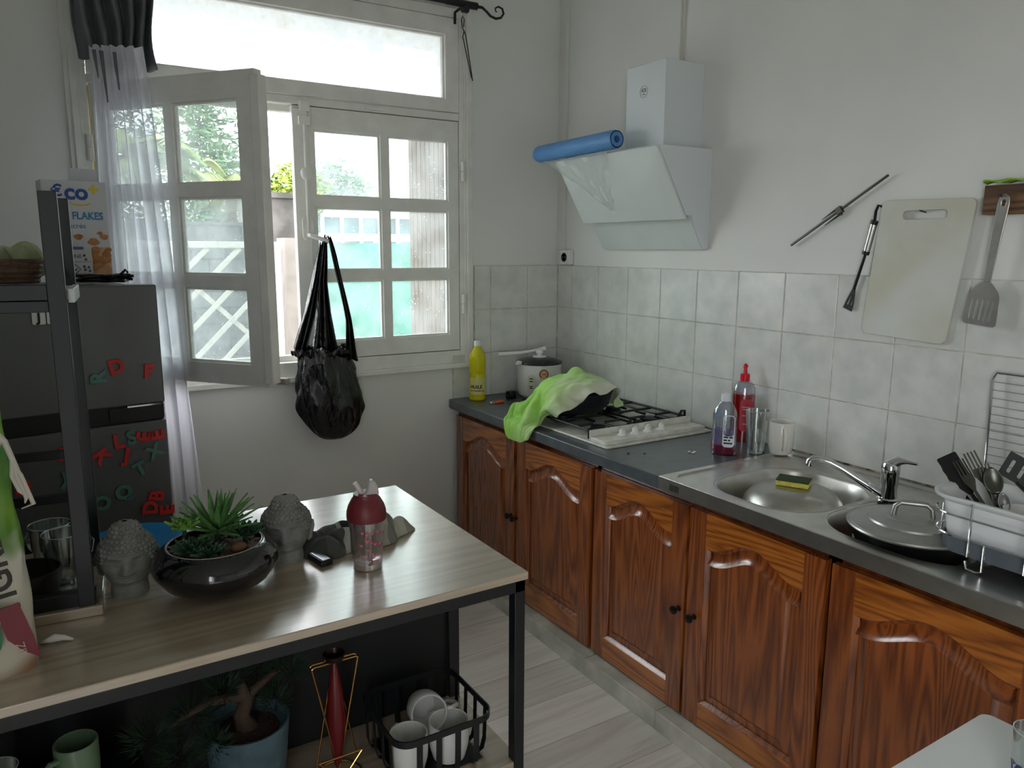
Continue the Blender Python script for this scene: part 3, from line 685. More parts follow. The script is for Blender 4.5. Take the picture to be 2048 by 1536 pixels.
def drape():
    """jersey dropped over the pot: mass-spring cloth relaxed against the pot, the hob and the worktop edge"""
    nu, nv = 58, 46; sx, sy = .635, .47
    ang = math.radians(-12); cx, cy = -.408, -.660
    U, V = np.meshgrid(np.linspace(-.5, .5, nu), np.linspace(-.5, .5, nv))
    # outline of a sleeveless top: pinch the sides towards one end so straps and hem differ
    X = U*sx; Y = V*sy*(1-.35*np.clip(U*2, 0, 1)**2)*(1-.72*np.clip(-U*2, 0, 1)**2)+.13*np.clip(U*2, 0, 1)**2-.02*np.clip(-U*2, 0, 1)
    px = cx+X*math.cos(ang)-Y*math.sin(ang); py = cy+X*math.sin(ang)+Y*math.cos(ang)
    P = np.stack([px, py, np.full_like(px, Hc+.225)], -1)
    rg = np.random.RandomState(4); P[..., 2] += .003*rg.rand(nv, nu)
    P0 = P.copy(); Q = P.copy()
    # a little spare width gives folds
    def springs():
        for dj, di, k in ((0, 1, 1), (1, 0, 1), (1, 1, .5), (1, -1, .5), (0, 2, .12), (2, 0, .12), (0, 4, .04), (4, 0, .04)):
            yield dj, di, k
    SP = []
    for dj, di, k in springs():
        a = (slice(0, nv-dj), slice(max(0, -di), nu-max(0, di))); b_ = (slice(dj, nv), slice(max(0, di), nu-max(0, -di)))
        SP.append((a, b_, k, np.linalg.norm(P0[b_]-P0[a], axis=-1)))
    for it in range(430):
        N = P+(P-Q)*.972; N[..., 2] -= .00022; Q = P.copy(); P = N
        for _ in range(7):
            for a, b_, k, l0 in SP:
                d = P[b_]-P[a]; l = np.linalg.norm(d, axis=-1)+1e-9
                c = (d*((l-l0)/l*.5*k)[..., None]); P[a] += c; P[b_] -= c
        # pot + lid as a squashed dome over a cylinder, with a lid knob
        r = np.hypot(P[..., 0]-WKC.x, P[..., 1]-WKC.y)+1e-9
        rx = .150; zr = Hc+.125
        q = P-np.array([WKC.x, WKC.y, zr]); s_ = np.sqrt((q[..., 0]/rx)**2+(q[..., 1]/rx)**2+(np.maximum(q[..., 2], 0)/.060)**2)
        ins = (s_ < 1) & (q[..., 2] > -.004); Q = np.where(ins[..., None], Q*.15+P*.85, Q); f = np.where(ins, 1/np.maximum(s_, .3), 1)
        P[..., :2] = np.array([WKC.x, WKC.y])+q[..., :2]*f[..., None]; P[..., 2] = zr+q[..., 2]*f
        kn = (r < .03) & (P[..., 2] < Hc+.212); P[..., 2] = np.where(kn, np.maximum(P[..., 2], Hc+.212-1.0*np.maximum(0, r-.012)), P[..., 2])
        r = np.hypot(P[..., 0]-WKC.x, P[..., 1]-WKC.y)+1e-9; low = (P[..., 2] <= zr) & (P[..., 2] > Hc+.04)
        rmin = .095+.05*np.clip((P[..., 2]-Hc-.05)/.075, 0, 1); f = np.where(low & (r < rmin), rmin/r, 1)
        P[..., 0] = WKC.x+(P[..., 0]-WKC.x)*f; P[..., 1] = WKC.y+(P[..., 1]-WKC.y)*f
        # hob grates, then worktop top and its front face
        fl = np.where((P[..., 0] > -.54) & (P[..., 1] > -.93), Hc+.050, Hc+.006)
        on = P[..., 0] > -.612; hit = on & (P[..., 2] < fl) & (P[..., 2] > fl-.03)
        side = on & (P[..., 2] <= fl-.03)
        P[..., 2] = np.where(hit, fl, P[..., 2]); P[..., 0] = np.where(side, -.614, P[..., 0])
        m_ = hit; Q[m_] = Q[m_]*.4+P[m_]*.6
        P[..., 0] = np.minimum(P[..., 0], -.03)
    return P
D = drape()
nv_, nu_ = D.shape[:2]; b = MB()
gu = np.gradient(D, axis=1); gv = np.gradient(D, axis=0); NN = np.cross(gu, gv); NN /= np.linalg.norm(NN, axis=-1)[..., None]+1e-9
for j in range(nv_):
    for i in range(nu_):
        q = noise.noise(Vector((i*.16, j*.42, 1.3)))*.010+noise.noise(Vector((i*.45+j*.2, j*.8, 5.1)))*.0045
        D[j, i] += NN[j, i]*(abs(q)*1.3)*(1 if NN[j, i, 2] > -.2 else -1)
b.add([tuple(p) for p in (D.reshape(-1, 3)-np.array([WKC.x, WKC.y, WKC.z]))], [(j*nu_+i, j*nu_+i+1, (j+1)*nu_+i+1, (j+1)*nu_+i) for j in range(nv_-1) for i in range(nu_-1)])
def cloth_green():
    M, n, bs = newmat('green_jersey'); L = n.links
    t = n.nodes.new('ShaderNodeTexCoord'); q = n.nodes.new('ShaderNodeTexNoise'); q.inputs['Scale'].default_value = 5; q.inputs['Detail'].default_value = 2
    sp = n.nodes.new('ShaderNodeSeparateXYZ'); L.new(t.outputs['Object'], sp.inputs[0]); L.new(t.outputs['Object'], q.inputs['Vector'])
    # the dye fades to grey-white towards the hem
    a = n.nodes.new('ShaderNodeMath'); a.operation = 'MULTIPLY_ADD'; a.inputs[1].default_value = -3.2; a.inputs[2].default_value = .12; L.new(sp.outputs['Y'], a.inputs[0])
    a2 = n.nodes.new('ShaderNodeMath'); a2.operation = 'ADD'; L.new(a.outputs[0], a2.inputs[0]); L.new(q.outputs['Fac'], a2.inputs[1])
    r = n.nodes.new('ShaderNodeValToRGB'); e = r.color_ramp.elements; e[0].position = .5; e[0].color = (*hx('#9bd353'), 1); e[1].position = 1.0; e[1].color = (*hx('#d3d6be'), 1)
    L.new(a2.outputs[0], r.inputs['Fac']); L.new(r.outputs['Color'], bs.inputs['Base Color']); bs.inputs['Roughness'].default_value = .75
    bs.inputs['Sheen Weight'].default_value = .2
    w_ = n.nodes.new('ShaderNodeTexNoise'); w_.inputs['Scale'].default_value = 60; L.new(t.outputs['Object'], w_.inputs['Vector'])
    bp = n.nodes.new('ShaderNodeBump'); bp.inputs['Strength'].default_value = .25; bp.inputs['Distance'].default_value = .005; L.new(w_.outputs['Fac'], bp.inputs['Height']); L.new(bp.outputs['Normal'], bs.inputs['Normal'])
    return M
solo(b, 'jersey', cloth_green(), 'lime green and white jersey draped over the pot on the hob', 'clothing', tuple(WKC), solid=.003, sub=1, smooth=180)
#PART2
# ------------------------------------------------------------------ cooker hood
hood_m = mat('white_glass_hood', '#dfe5e3', .12, var=.02)
hoodside = mat('white_steel_hood', '#dce3e5', .3)
hd = thing('cooker_hood', 'white slanted cooker hood mounted on the right wall above the hob', 'hood', (-.1, -.66, 1.465))
def hy(P_, y0, y1, off=(.1, .66, -1.465)):
    return frame((off[0], off[1], off[2]), (-1, 0, 0), (0, 0, 1)), P_
Mh = frame((.1, .66-.36, -1.465), (-1, 0, 0), (0, 0, 1))     # u = distance from the wall, depth along +Y ... n = (0, 1, 0)
b = MB()
prof = [(0, 1.466), (.017, 1.465), (.092, 1.585), (.119, 1.585), (.264, 1.822), (0, 1.824)]
b.poly(Mh, prof, (), -.598, 0)
part(b, 'body', hoodside, hd, bevel=.0015)
b = MB(); b.poly(Mh, [(.118, 1.574), (.126, 1.570), (.276, 1.815), (.268, 1.820)], (), -.600, .002)
part(b, 'glass_panel', hood_m, hd, bevel=.001)
b = MB(); b.poly(Mh, [(.0, 1.462), (.02, 1.462), (.098, 1.590), (.090, 1.592)], (), -.585, -.012)
part(b, 'lower_panel', hood_m, hd, bevel=.001)
b = MB(); b.box(-.087, .1, -.238, -.028, .355, .662); part(b, 'chimney', hoodside, hd, bevel=.002)
b = MB(); Ml = frame((-.0875, -.125, .565), *RW)
text_into(b, 'ICE', .017, Ml @ Matrix.Translation((0, .004, 0)), .0003, bold=.0004); text_into(b, 'cooking', .0055, Ml @ Matrix.Translation((0, -.009, 0)), .0003)
c = [(.021*math.cos(2*PI*i/40), .021*math.sin(2*PI*i/40)) for i in range(40)]
b.poly(Ml, c, [[(p[0]*.95, p[1]*.95) for p in c]], 0, .0004)
part(b, 'emblem', mat('print_grey', '#6a6f74', .5), hd, label='small round printed emblem')
solo(MB().tube([(0, 0, 0), (.004, .008, .03), (.0, .008, .2), (.0, .002, .66)], .0042, 8).tube([(.0, .012, .03), (0, .014, .66)], .003, 6), 'cable', mat('cable_cream', '#cfcabd', .5), 'pale cable running up the wall from the top of the hood chimney', 'cable', (-.012, -.795, 2.13))
solo(MB().box(-.02, 0, -.012, .014, 0, .022), 'cable_clip', black_m, 'black plug on top of the hood chimney at the cable end', 'plug', (-.002, -.795, 2.1275), bevel=.003)
# blue roll and the bag that hangs out of it
t = thing('bag_roll', 'blue roll of plastic lying along the top edge of the hood', 'roll', (-.262, -.46, 1.862), math.radians(-2.5))
blue = mat('blue_film', '#5b93cf', .42, var=.07, vs=70, bump=.25, bs=60, stretch=(1, .15, 1))
prof = []
b = MB(); n_ = 40
def rollp(k, rad): return [(rad*(1+.02*math.sin(5*a_+k*.7)+.012*math.sin(11*a_+k*1.3))*math.cos(a_), -.285+.55*k/n_, rad*math.sin(a_)) for a_ in [2*PI*j/28 for j in range(28)]]
b.rings([rollp(k, .0345 if 0 < k < n_ else .031) for k in range(n_+1)]+[rollp(n_, .012)], False, True)
b.rings([rollp(0, .027), rollp(0, .013), rollp(3, .013)], False, True)
part(b, 'film', blue, t, smooth=60)
film = sheer_mat('clear_film', '#eef0ee', .38)
def bagf(u, v):
    x0 = -.272-.0; zt = 1.822
    w = (1-v)*.40+.02
    y = -.72+.02+.10*v+u*w-(.0)*v
    d = .30*v
    return (x0+.150/.29*d*.82-.012-.004*math.sin(u*14+v*7)-.003*math.sin(u*31-v*12), y, zt-.245/.29*d*.82+.003*math.sin(u*20))
solo(MB().grid(lambda u, v: tuple(Vector(bagf(u, v))-Vector((-.28, -.6, 1.8))), 30, 24), 'plastic_bag', film, 'clear crumpled plastic bag hanging over the slanted hood glass', 'bag', (-.28, -.6, 1.8), smooth=180)
# wall socket
sk_ = thing('wall_socket', 'white wall socket in the corner at the foot of the trunking', 'socket', (-.001, -.088, 1.425))
part(MB().box(-.03, 0, -.035, .035, -.035, .035), 'box', white_m, sk_, bevel=.005)
b = MB(); b.T = Matrix.Translation((-.0305, .0, 0)) @ Matrix.Rotation(-PI/2, 4, 'Y')
b.lathe([(.021, 0), (.021, .002), (.019, .002), (.018, -.0), (0, 0)], n=28); b.cyl((0, .009, 0), (0, .009, .0035), .004, 10); b.cyl((0, -.009, 0), (0, -.009, .0035), .004, 10)
part(b, 'outlet', mat('socket_grey', '#5e605f', .5), sk_)

# ------------------------------------------------------------------ things hung on the right wall
M0 = Matrix.Identity(4)
spm = mat('skewer_steel', '#4f4c46', .4, .8)
t = thing('rotisserie_spit', 'thin rotisserie spit with a fork slider hung slantwise on the wall', 'spit', (-.015, -1.50, 1.577))
A_ = Vector((0, .161, -.10)); B_ = Vector((0, -.160, .10))
part(MB().bar(A_, B_, .0065, .0065), 'rod', spm, t, bevel=.001)
dv = (B_-A_).normalized(); pv = Vector((0, dv.z, -dv.y)); cc = A_.lerp(B_, .53)
b = MB().bar(cc-dv*.009, cc+dv*.009, .014, .02); b.cyl(cc, cc+pv*-.016, .004)
for s_ in (-1, 1):
    q = cc+pv*(s_*.009 if s_ > 0 else -.012)
    b.tube([cc, q-dv*.008, q-dv*.065], [.003, .003, .0008], 6)
part(b, 'fork', spm, t)
t = thing('brush_tool', 'black basting spatula with a steel grip hung beside the cutting board', 'utensil', (-.02, -1.61, 1.44))
def wy(py, pz): return Vector((0, -(py-1.61), pz-1.44))
part(MB().tube([wy(1.648, 1.588)+Vector((.008, 0, 0)), wy(1.640, 1.592), wy(1.634, 1.575), wy(1.632, 1.545)], .0042, 8), 'hanger', black_m, t)
part(MB().tube([wy(1.613, 1.455), wy(1.583, 1.345)], [.0042, .0048], 8), 'shaft', black_m, t)
part(MB().tube([wy(1.6315, 1.544), wy(1.629, 1.53), wy(1.616, 1.467), wy(1.613, 1.453)], [.009, .0098, .0098, .009], 14), 'grip', steel_m, t)
part(MB().tube([wy(1.6335, 1.549), wy(1.630, 1.538)], .0105, 14).tube([wy(1.6145, 1.46), wy(1.6115, 1.45)], .0105, 14), 'collar', black_m, t)
Mt = frame(wy(1.583, 1.35)+Vector((.003, 0, 0)), (0, -1, 0), (0, 0, 1)) @ Matrix.Rotation(math.radians(-14), 4, 'Z')
b = MB().poly(Mt, [(-.004, 0), (-.013, -.045), (-.017, -.068), (.015, -.072), (.014, -.045), (.005, 0)], [[(-.008, -.055), (-.003, -.055), (-.001, -.028), (-.003, -.028)], [(.004, -.055), (.010, -.056), (.006, -.028), (.004, -.028)]], 0, .003)
part(b, 'head', black_m, t, bevel=.0006)
# cutting board
t = thing('cutting_board', 'large white plastic cutting board with a slot handle hung over the tile edge', 'cutting board', (-.012, -1.77, 1.41))
Mb = frame((-.0, 0, 0), *RW)
o_ = [(-.117, .195), (.150, .190), (.103, -.205), (-.152, -.193)]
def roundp(P_, r, n=5):
    Q = []; k = len(P_)
    for i in range(k):
        a = Vector(P_[i-1]); c = Vector(P_[i]); e = Vector(P_[(i+1) % k]); p0 = c+(a-c).normalized()*r; p1 = c+(e-c).normalized()*r
        for j in range(n+1):
            s_ = j/n; q = p0*(1-s_)**2+c*2*s_*(1-s_)+p1*s_*s_; Q.append((q.x, q.y))
    return Q
cb = roundp(list(reversed(o_)), .022); hole = rr(-.052, .075, .138, .163, .012)
b = MB().poly(Mb, cb, [hole], 0, .009)
part(b, 'board', mat('worn_polythene', '#d7d9d3', .42, col2='#c9c7b4', vs=4, bump=.04, bs=60), t, bevel=.0015)
solo(MB().cyl((0, 0, 0), (-.03, 0, .004), .0022), 'nail', spm, 'small nail through the slot of the white cutting board', 'nail', (0, -1.772, 1.568))
# wooden hook board and steel slice
t = thing('key_board', 'short dark wooden board on the wall carrying the steel slice', 'wall board', (-.001, -2.03, 1.592))
part(MB().box(-.028, 0, -.14, .092, -.038, .036), 'board', wood('old_plank', '#4a3424', '#7d5d43', 'y', rough=.7, coat=0), t, bevel=.002)
solo(MB().grid(lambda u, v: (-.012-.02*math.sin(v*PI)-.002*math.sin(u*30), .095-u*.24, .004+.006*abs(math.sin(u*13+v*2))+.004*v), 40, 8), 'green_cloth', mat('lime_cloth', '#8dbb3e', .7), 'folded lime green cloth lying on top of the dark wooden wall board', 'cloth', (0, -2.03, 1.6285), solid=.004)
solo(MB().cyl((0, 0, 0), (-.02, 0, .006), .003), 'screw_hook', spm, 'screw in the dark wall board holding the steel slice', 'hook', (-.028, -1.988, 1.595))
t = thing('slotted_slice', 'stainless slotted turner hanging from the dark wooden wall board', 'utensil', (-.036, -1.98, 1.44))
Ms = frame((0, 0, 0), *RW) @ Matrix.Rotation(math.radians(-5.5), 4, 'Z')
b = MB().poly(Ms, [(-.009, -.058), (.009, -.058), (.0125, .05), (.015, .14), (.012, .158), (0, .166), (-.012, .158), (-.015, .14), (-.0125, .05)], [[(-.004, .135), (.004, .135), (.005, .147), (0, .152), (-.005, .147)]], 0, .004)
part(b, 'handle', steel_m, t, bevel=.0012)
slots = [[(-.030+.0135*k-.002, -.158), (-.030+.0135*k+.003, -.158), (-.028+.0135*k+.003, -.106), (-.028+.0135*k-.002, -.106)] for k in range(5)]
b = MB().poly(Ms, roundp([(.009, -.055), (-.009, -.055), (-.038, -.088), (-.044, -.172), (.044, -.172), (.038, -.088)], .012), slots, .0005, .002)
part(b, 'blade', steel_m, t, smooth=0)
# wire rack leaning on the tiles
t = thing('wire_rack', 'chrome oven grid standing upright against the wall tiles', 'rack', (-.04, -2.18, Hc-.001))
zz = .357
part(MB().tube([(0, .155, 0), (.012, .168, zz-.02), (.013, .160, zz), (.013, -.2, zz+.0), (.013, -.22, zz-.02), (0, -.22, 0)], .0035, 8), 'rim', chrome_m, t)
b = MB()
for k in range(16):
    z = .01+k*.0215; b.cyl((.012*z/zz, .156+.012*z/zz, z), (.012*z/zz, -.22, z), .0012, 6)
part(b, 'wires', chrome_m, t)

# ------------------------------------------------------------------ on the worktop
t = thing('oil_bottle', 'yellow cooking oil bottle with a white cap in the left corner of the worktop', 'bottle', (-.494, -.082, Hc))
oil = mat('oil_yellow', '#e8de2a', .12, trans=.3, ior=1.3)
pr = [(.030, 0), (.0365, .006), (.037, .05), (.0365, .105), (.033, .118), (.033, .124), (.0365, .136), (.0375, .142), (.036, .150), (.0375, .156), (.036, .165), (.0375, .172), (.036, .181), (.037, .188), (.035, .2), (.030, .215), (.022, .228), (.014, .24), (.0125, .246)]
part(MB().lathe(pr, n=36), 'body', oil, t); part(MB().lathe([(.0145, .244), (.0145, .264), (.013, .267), (0, .267)], n=24), 'cap', white_m, t)
def label_band(mb, r, z0, z1, a0, a1, n=24):
    mb.rings([[(r*math.cos(a0+(a1-a0)*i/n), r*math.sin(a0+(a1-a0)*i/n), z) for i in range(n+1)] for z in (z0, z1)], False, False, closed=False)
def wrap_text(txt, size, r, ang, z, bold=0, d=.0002):
    """lettering bent round a cylinder of radius r, centred at angle ang"""
    q = MB(); text_into(q, txt, size, Matrix.Identity(4), d, bold=bold)
    q.v = [((r+w_)*math.cos(ang+x/r), (r+w_)*math.sin(ang+x/r), z+y_) for x, y_, w_ in q.v]
    return q
CA = math.atan2(-2.93, -1.65)     # direction from that corner towards the room's middle
ob = MB(); label_band(ob, .0378, .030, .104, CA-.95, CA+1.5); part(ob, 'label', mat('oil_label', '#d9cf86', .5), t)
q = wrap_text('HUILE', .021, .038, CA-.15, .064, .0006); q2 = wrap_text('DE TOURNESOL', .0075, .038, CA-.15, .047, .0002); q.add(q2.v, q2.f)
q2 = wrap_text('1L', .012, .038, CA+.75, .045, .0004); q.add(q2.v, q2.f)
q.lathe([(.0001, 0)], n=3) if False else None
part(q, 'print', mat('print_black', '#1d1c1a', .6), t)
# rice cooker
rc = thing('rice_cooker', 'white rice cooker with a dark glass lid in the worktop corner', 'rice cooker', (-.205, -.150, Hc))
part(MB().lathe([(.078, 0), (.082, .006), (.094, .012), (.1005, .03), (.1015, .150), (.100, .156)], n=56), 'body', mat('cooker_white', '#e3e2dd', .3), rc)
part(MB().lathe([(.104, .156), (.106, .160), (.104, .165), (.085, .174), (.05, .182), (.02, .185), (0, .185)], n=56), 'lid', mat('smoked_glass', '#1f2322', .08), rc)
part(MB().lathe([(.033, .184), (.03, .188), (.012, .191), (.0115, .197), (.017, .2), (.018, .214), (.016, .217), (0, .217)], n=28), 'knob', white_m, rc)
part(MB().tube([(-.098, .0, .158), (-.118, -.004, .165), (-.132, -.008, .160)], [.011, .010, .006], 12), 'side_handle', white_m, rc)
pa = CA-.42
b = MB(); b.T = Matrix.Rotation(pa, 4, 'Z'); b.poly(frame((.099, 0, .072), (0, 1, 0), (0, 0, 1)), rr(-.017, .017, -.042, .042, .016), (), 0, .009)
part(b, 'switch_panel', mat('cream_plastic', '#cfcabb', .4), rc, bevel=.002)
b = MB(); b.T = Matrix.Rotation(pa, 4, 'Z')
for z in (.095, .083, .060, .052): b.box(.108, .109, -.008, .008, z, z+.0045)
part(b, 'indicator', MC['print_black'], rc)
b = MB(); b.T = Matrix.Rotation(CA+.12, 4, 'Z'); Mf = frame((.1022, 0, .118), (0, 1, 0), (0, 0, 1))
b.poly(Mf, [(.021*math.cos(a_*PI/16)*(1+.05*(a_ % 2)), .021*math.sin(a_*PI/16)*(1+.05*(a_ % 2))) for a_ in range(32)], (), -.002, .0008)
b.m = 1; b.poly(Mf, [(.0155*math.cos(a_*PI/12), .0155*math.sin(a_*PI/12)) for a_ in range(24)], (), 0, .0012)
b.poly(Mf, [(-.017, -.022), (.017, -.022), (.013, -.014), (-.013, -.014)], (), 0, .0014)
b.m = 0; text_into(b, 'LIDER', .008, Mf @ Matrix.Translation((0, 0, .0013)), .0002, bold=.0003)
part(b, 'seal', [mat('seal_brown', '#9b4a2c', .5), mat('seal_gold', '#e0b98a', .5)], rc, label='round brown and gold award seal')
solo(MB().tube([(0, 0, 0), (.09, -.05, .006), (.17, -.07, .018), (.205, -.075, .022)], [.011, .008, .0065, .012], 10), 'serving_spoon', white_m, 'pale plastic rice paddle lying across the rice cooker lid', 'spoon', (-.37, -.06, Hc+.195))
solo(MB().box(-.02, .02, -.016, .016, 0, .034).box(-.03, -.018, -.01, .01, .006, .022).cyl((0, 0, .017), (0, -.019, .017), .013), 'power_plug', black_m, 'black adapter plug on the worktop left of the rice cooker', 'plug', (-.345, -.13, Hc), .3, bevel=.004)
solo(MB().tube([(0, 0, 0), (.05, -.02, 0), (.1, .0, 0), (.13, .05, 0)], .0035, 8), 'cord', black_m, 'short black cord on the worktop at the foot of the rice cooker', 'cord', (-.325, -.19, Hc+.0036))
t = thing('lighter', 'orange pocket lighter lying on the worktop near the oil bottle', 'lighter', (-.455, -.196, Hc), math.radians(12))
part(MB().box(-.028, .03, -.010, .010, 0, .011), 'body', mat('orange_plastic', '#e0622a', .25), t, bevel=.004); part(MB().box(-.046, -.0285, -.009, .009, 0, .011), 'head', chrome_m, t, bevel=.002)
solo(MB().box(-.035, .035, -.008, .008, 0, .006), 'knife_handle', mat('dull_grey', '#8f9190', .4, .4), 'short grey metal tool on the worktop in front of the rice cooker', 'tool', (-.31, -.235, Hc), math.radians(15), bevel=.002)
for i, (x, y) in enumerate(((-.33, -1.235), (-.315, -1.245), (-.327, -1.25))):
    solo(MB().ball((0, 0, .003), .0055, 8, 1.3, .8, .55), 'crumb', white_m, 'white crumb left of the purple bottle, ' + ('leftmost of three', 'nearest the bottle', 'middle one in front')[i], 'crumb', (x, y, Hc), group='crumbs on the worktop', smooth=0)
for i, (x, y) in enumerate(((-.515, -1.14), (-.47, -1.17))):
    solo(MB().ball((0, 0, .0015), .0045, 8, 1, 1, .4), 'crumb', iron_m, 'tiny black speck in front of the hob, ' + ('nearer the worktop edge', 'farther from the worktop edge')[i], 'crumb', (x, y, Hc), group='dark specks on the worktop', smooth=0)
# purple dish bottle, nearly empty
t = thing('detergent_bottle', 'nearly empty clear dish bottle with purple remains, left of the drinking glass', 'bottle', (-.245, -1.305, Hc))
cl = clear_mat('clear_plastic', '#e4e9f2', .35, .12)
def squ(prof, k=.62, n=36): return [[(r*math.cos(2*PI*j/n), r*k*math.sin(2*PI*j/n), z) for j in range(n)] for r, z in prof]
ra = math.atan2(-1.7, -1.9)+PI/2
b = MB(); b.T = Matrix.Rotation(ra, 4, 'Z'); b.rings(squ([(.034, 0), (.040, .005), (.041, .04), (.039, .075), (.038, .11), (.039, .135), (.034, .155), (.024, .170), (.014, .178), (.0125, .185)]), True, False)
part(b, 'body', cl, t)
b = MB(); b.T = Matrix.Rotation(ra, 4, 'Z'); b.rings(squ([(.032, .003), (.0375, .008), (.0385, .028), (.0385, .034)], .6), True, True)
part(b, 'liquid', mat('magenta_liquid', '#b5164e', .1, trans=.3), t)
b = MB(); b.T = Matrix.Rotation(ra, 4, 'Z'); b.rings(squ([(.0378, .036), (.0385, .06), (.0372, .085)], .6), False, False)
part(b, 'film', sheer_mat('violet_film', '#b9a6d8', .4), t)
part(MB().lathe([(.0155, .180), (.0155, .192), (.014, .204), (0, .205)], n=24), 'cap', mat('cap_white', '#dfe2e4', .3), t)
fx = frame((0, 0, 0), (math.cos(ra), math.sin(ra), 0), (0, 0, 1))
b = MB().poly(fx @ Matrix.Translation((.014, .085, .0262)), rr(-.019, .019, -.055, .052, .012), [rr(-.0165, .0165, -.018, .049, .010)], 0, .0006)
b.m = 1
for k, (x0, x1, z) in enumerate(((-.015, .0, -.024), (.003, .014, -.024), (-.015, -.004, -.034), (-.001, .006, -.034), (-.015, .013, -.044))): b.poly(fx @ Matrix.Translation((.014, .085, .027)), [(x0, z), (x1, z), (x1, z+.005), (x0, z+.005)], (), 0, .0003)
text_into(b, 'PEAUX', .006, fx @ Matrix.Translation((.014, .07, .0272)), .0002); b.m = 2
c = [(.010*math.cos(2*PI*i/24), .010*math.sin(2*PI*i/24)) for i in range(24)]
b.poly(fx @ Matrix.Translation((-.021, .138, .0225)), c, [[(p[0]*.8, p[1]*.8) for p in c]], 0, .0005)
b.poly(fx @ Matrix.Translation((-.021, .138, .0225)), [(p[0]*.5, p[1]*.3) for p in c], (), 0, .0005)
part(b, 'label', [mat('label_white', '#e4e8ef', .5), MC['print_black'], mat('label_blue', '#6b8fc4', .5)], t)
# red washing-up liquid
t = thing('detergent_bottle', 'tall bottle of bright red washing-up liquid against the tiles', 'bottle', (-.055, -1.215, Hc))
red = mat('red_liquid', '#d01a20', .08, trans=.35, ior=1.33)
rb = math.atan2(-1.8, -2.1)+PI/2
b = MB(); b.T = Matrix.Rotation(rb, 4, 'Z'); b.rings(squ([(.034, 0), (.039, .006), (.0395, .07), (.037, .11), (.0375, .165), (.035, .172)], .62), True, True); part(b, 'liquid', red, t)
b = MB(); b.T = Matrix.Rotation(rb, 4, 'Z'); b.rings(squ([(.0398, .0), (.0400, .07), (.038, .11), (.0385, .165), (.037, .190), (.031, .206), (.018, .216), (.0135, .219)], .62), False, False); part(b, 'body', MC['clear_plastic'], t)
part(MB().lathe([(.0165, .217), (.0165, .240), (.013, .243), (.008, .244), (.0065, .25), (.006, .264), (.009, .266), (.0085, .272), (.003, .278), (0, .279)], n=24), 'cap', mat('red_plastic', '#d3142f', .3), t)
fx = frame((0, 0, 0), (math.cos(rb), math.sin(rb), 0), (0, 0, 1))
b = MB().poly(fx @ Matrix.Translation((.010, .10, .0248)), rr(-.021, .022, -.06, .055, .014), (), 0, .0006); b.m = 1
for z, w_ in ((.025, .015), (.017, .011), (-.005, .013), (-.035, .010)): b.poly(fx @ Matrix.Translation((.010, .10, .0256)), [(-w_, z), (w_, z), (w_, z+.004), (-w_, z+.004)], (), 0, .0003)
part(b, 'label', [mat('label_red', '#b8263a', .4), mat('label_pink', '#d99aa0', .5)], t)
# tumbler and mug
def tumbler(loc, h, r0, r1, label, name='drinking_glass'):
    t = thing(name, label, 'glass', loc)
    b = MB(); n = 40
    def ring(r, z, fl=0): return [(r*(1-fl*(j % 4 == 0))*math.cos(2*PI*j/n), r*(1-fl*(j % 4 == 0))*math.sin(2*PI*j/n), z) for j in range(n)]
    b.rings([ring(r0, 0), ring(r0, .012, .05), ring(r0+(r1-r0)*.45, h*.5, .06), ring(r0+(r1-r0)*.55, h*.55), ring(r1, h), ring(r1-.0018, h), ring(r0+(r1-r0)*.5-.003, h*.5), ring(r0-.004, .014)], True, True)
    part(b, 'body', glass_m, t, smooth=20)
    part(MB().lathe([(r1-.0012, h-.0012), (r1+.0002, h), (r1-.0012, h+.0008)], n=40, cap0=False, cap1=False), 'rim', mat('glass_bright', '#dfe6e6', .1, trans=.5), t)
    part(MB().lathe([(r0-.003, .002), (r0-.002, .010), (0, .011)], n=30), 'foot', MC['glass_bright'], t)
    return t
tumbler((-.144, -1.352, Hc), .146, .028, .038, 'clear tall faceted drinking glass between the bottles and the white mug')
def mug(loc, rz, label, r=.042, h=.108, m=None, group=None, inside=None):
    t = thing('mug', label, 'mug', loc, rz, group)
    mm = m or ceramic_m
    part(MB().lathe([(r*.72, 0), (r*.80, .002), (r*.97, .03), (r, h*.55), (r, h-.001), (r-.0015, h+.001), (r-.004, h-.001), (r-.0045, .03), (r*.7, .008), (0, .007)], n=44), 'body', mm, t)
    part(MB().tube([(r-.002, 0, h*.82), (r+.012, 0, h*.86), (r+.026, 0, h*.72), (r+.028, 0, h*.48), (r+.016, 0, h*.24), (r-.003, 0, h*.2)], [.005, .0055, .006, .006, .0055, .005], 10), 'handle', mm, t)
    return t
mug((-.074, -1.397, Hc), math.radians(-130), 'white china mug on the worktop beside the clear glass')
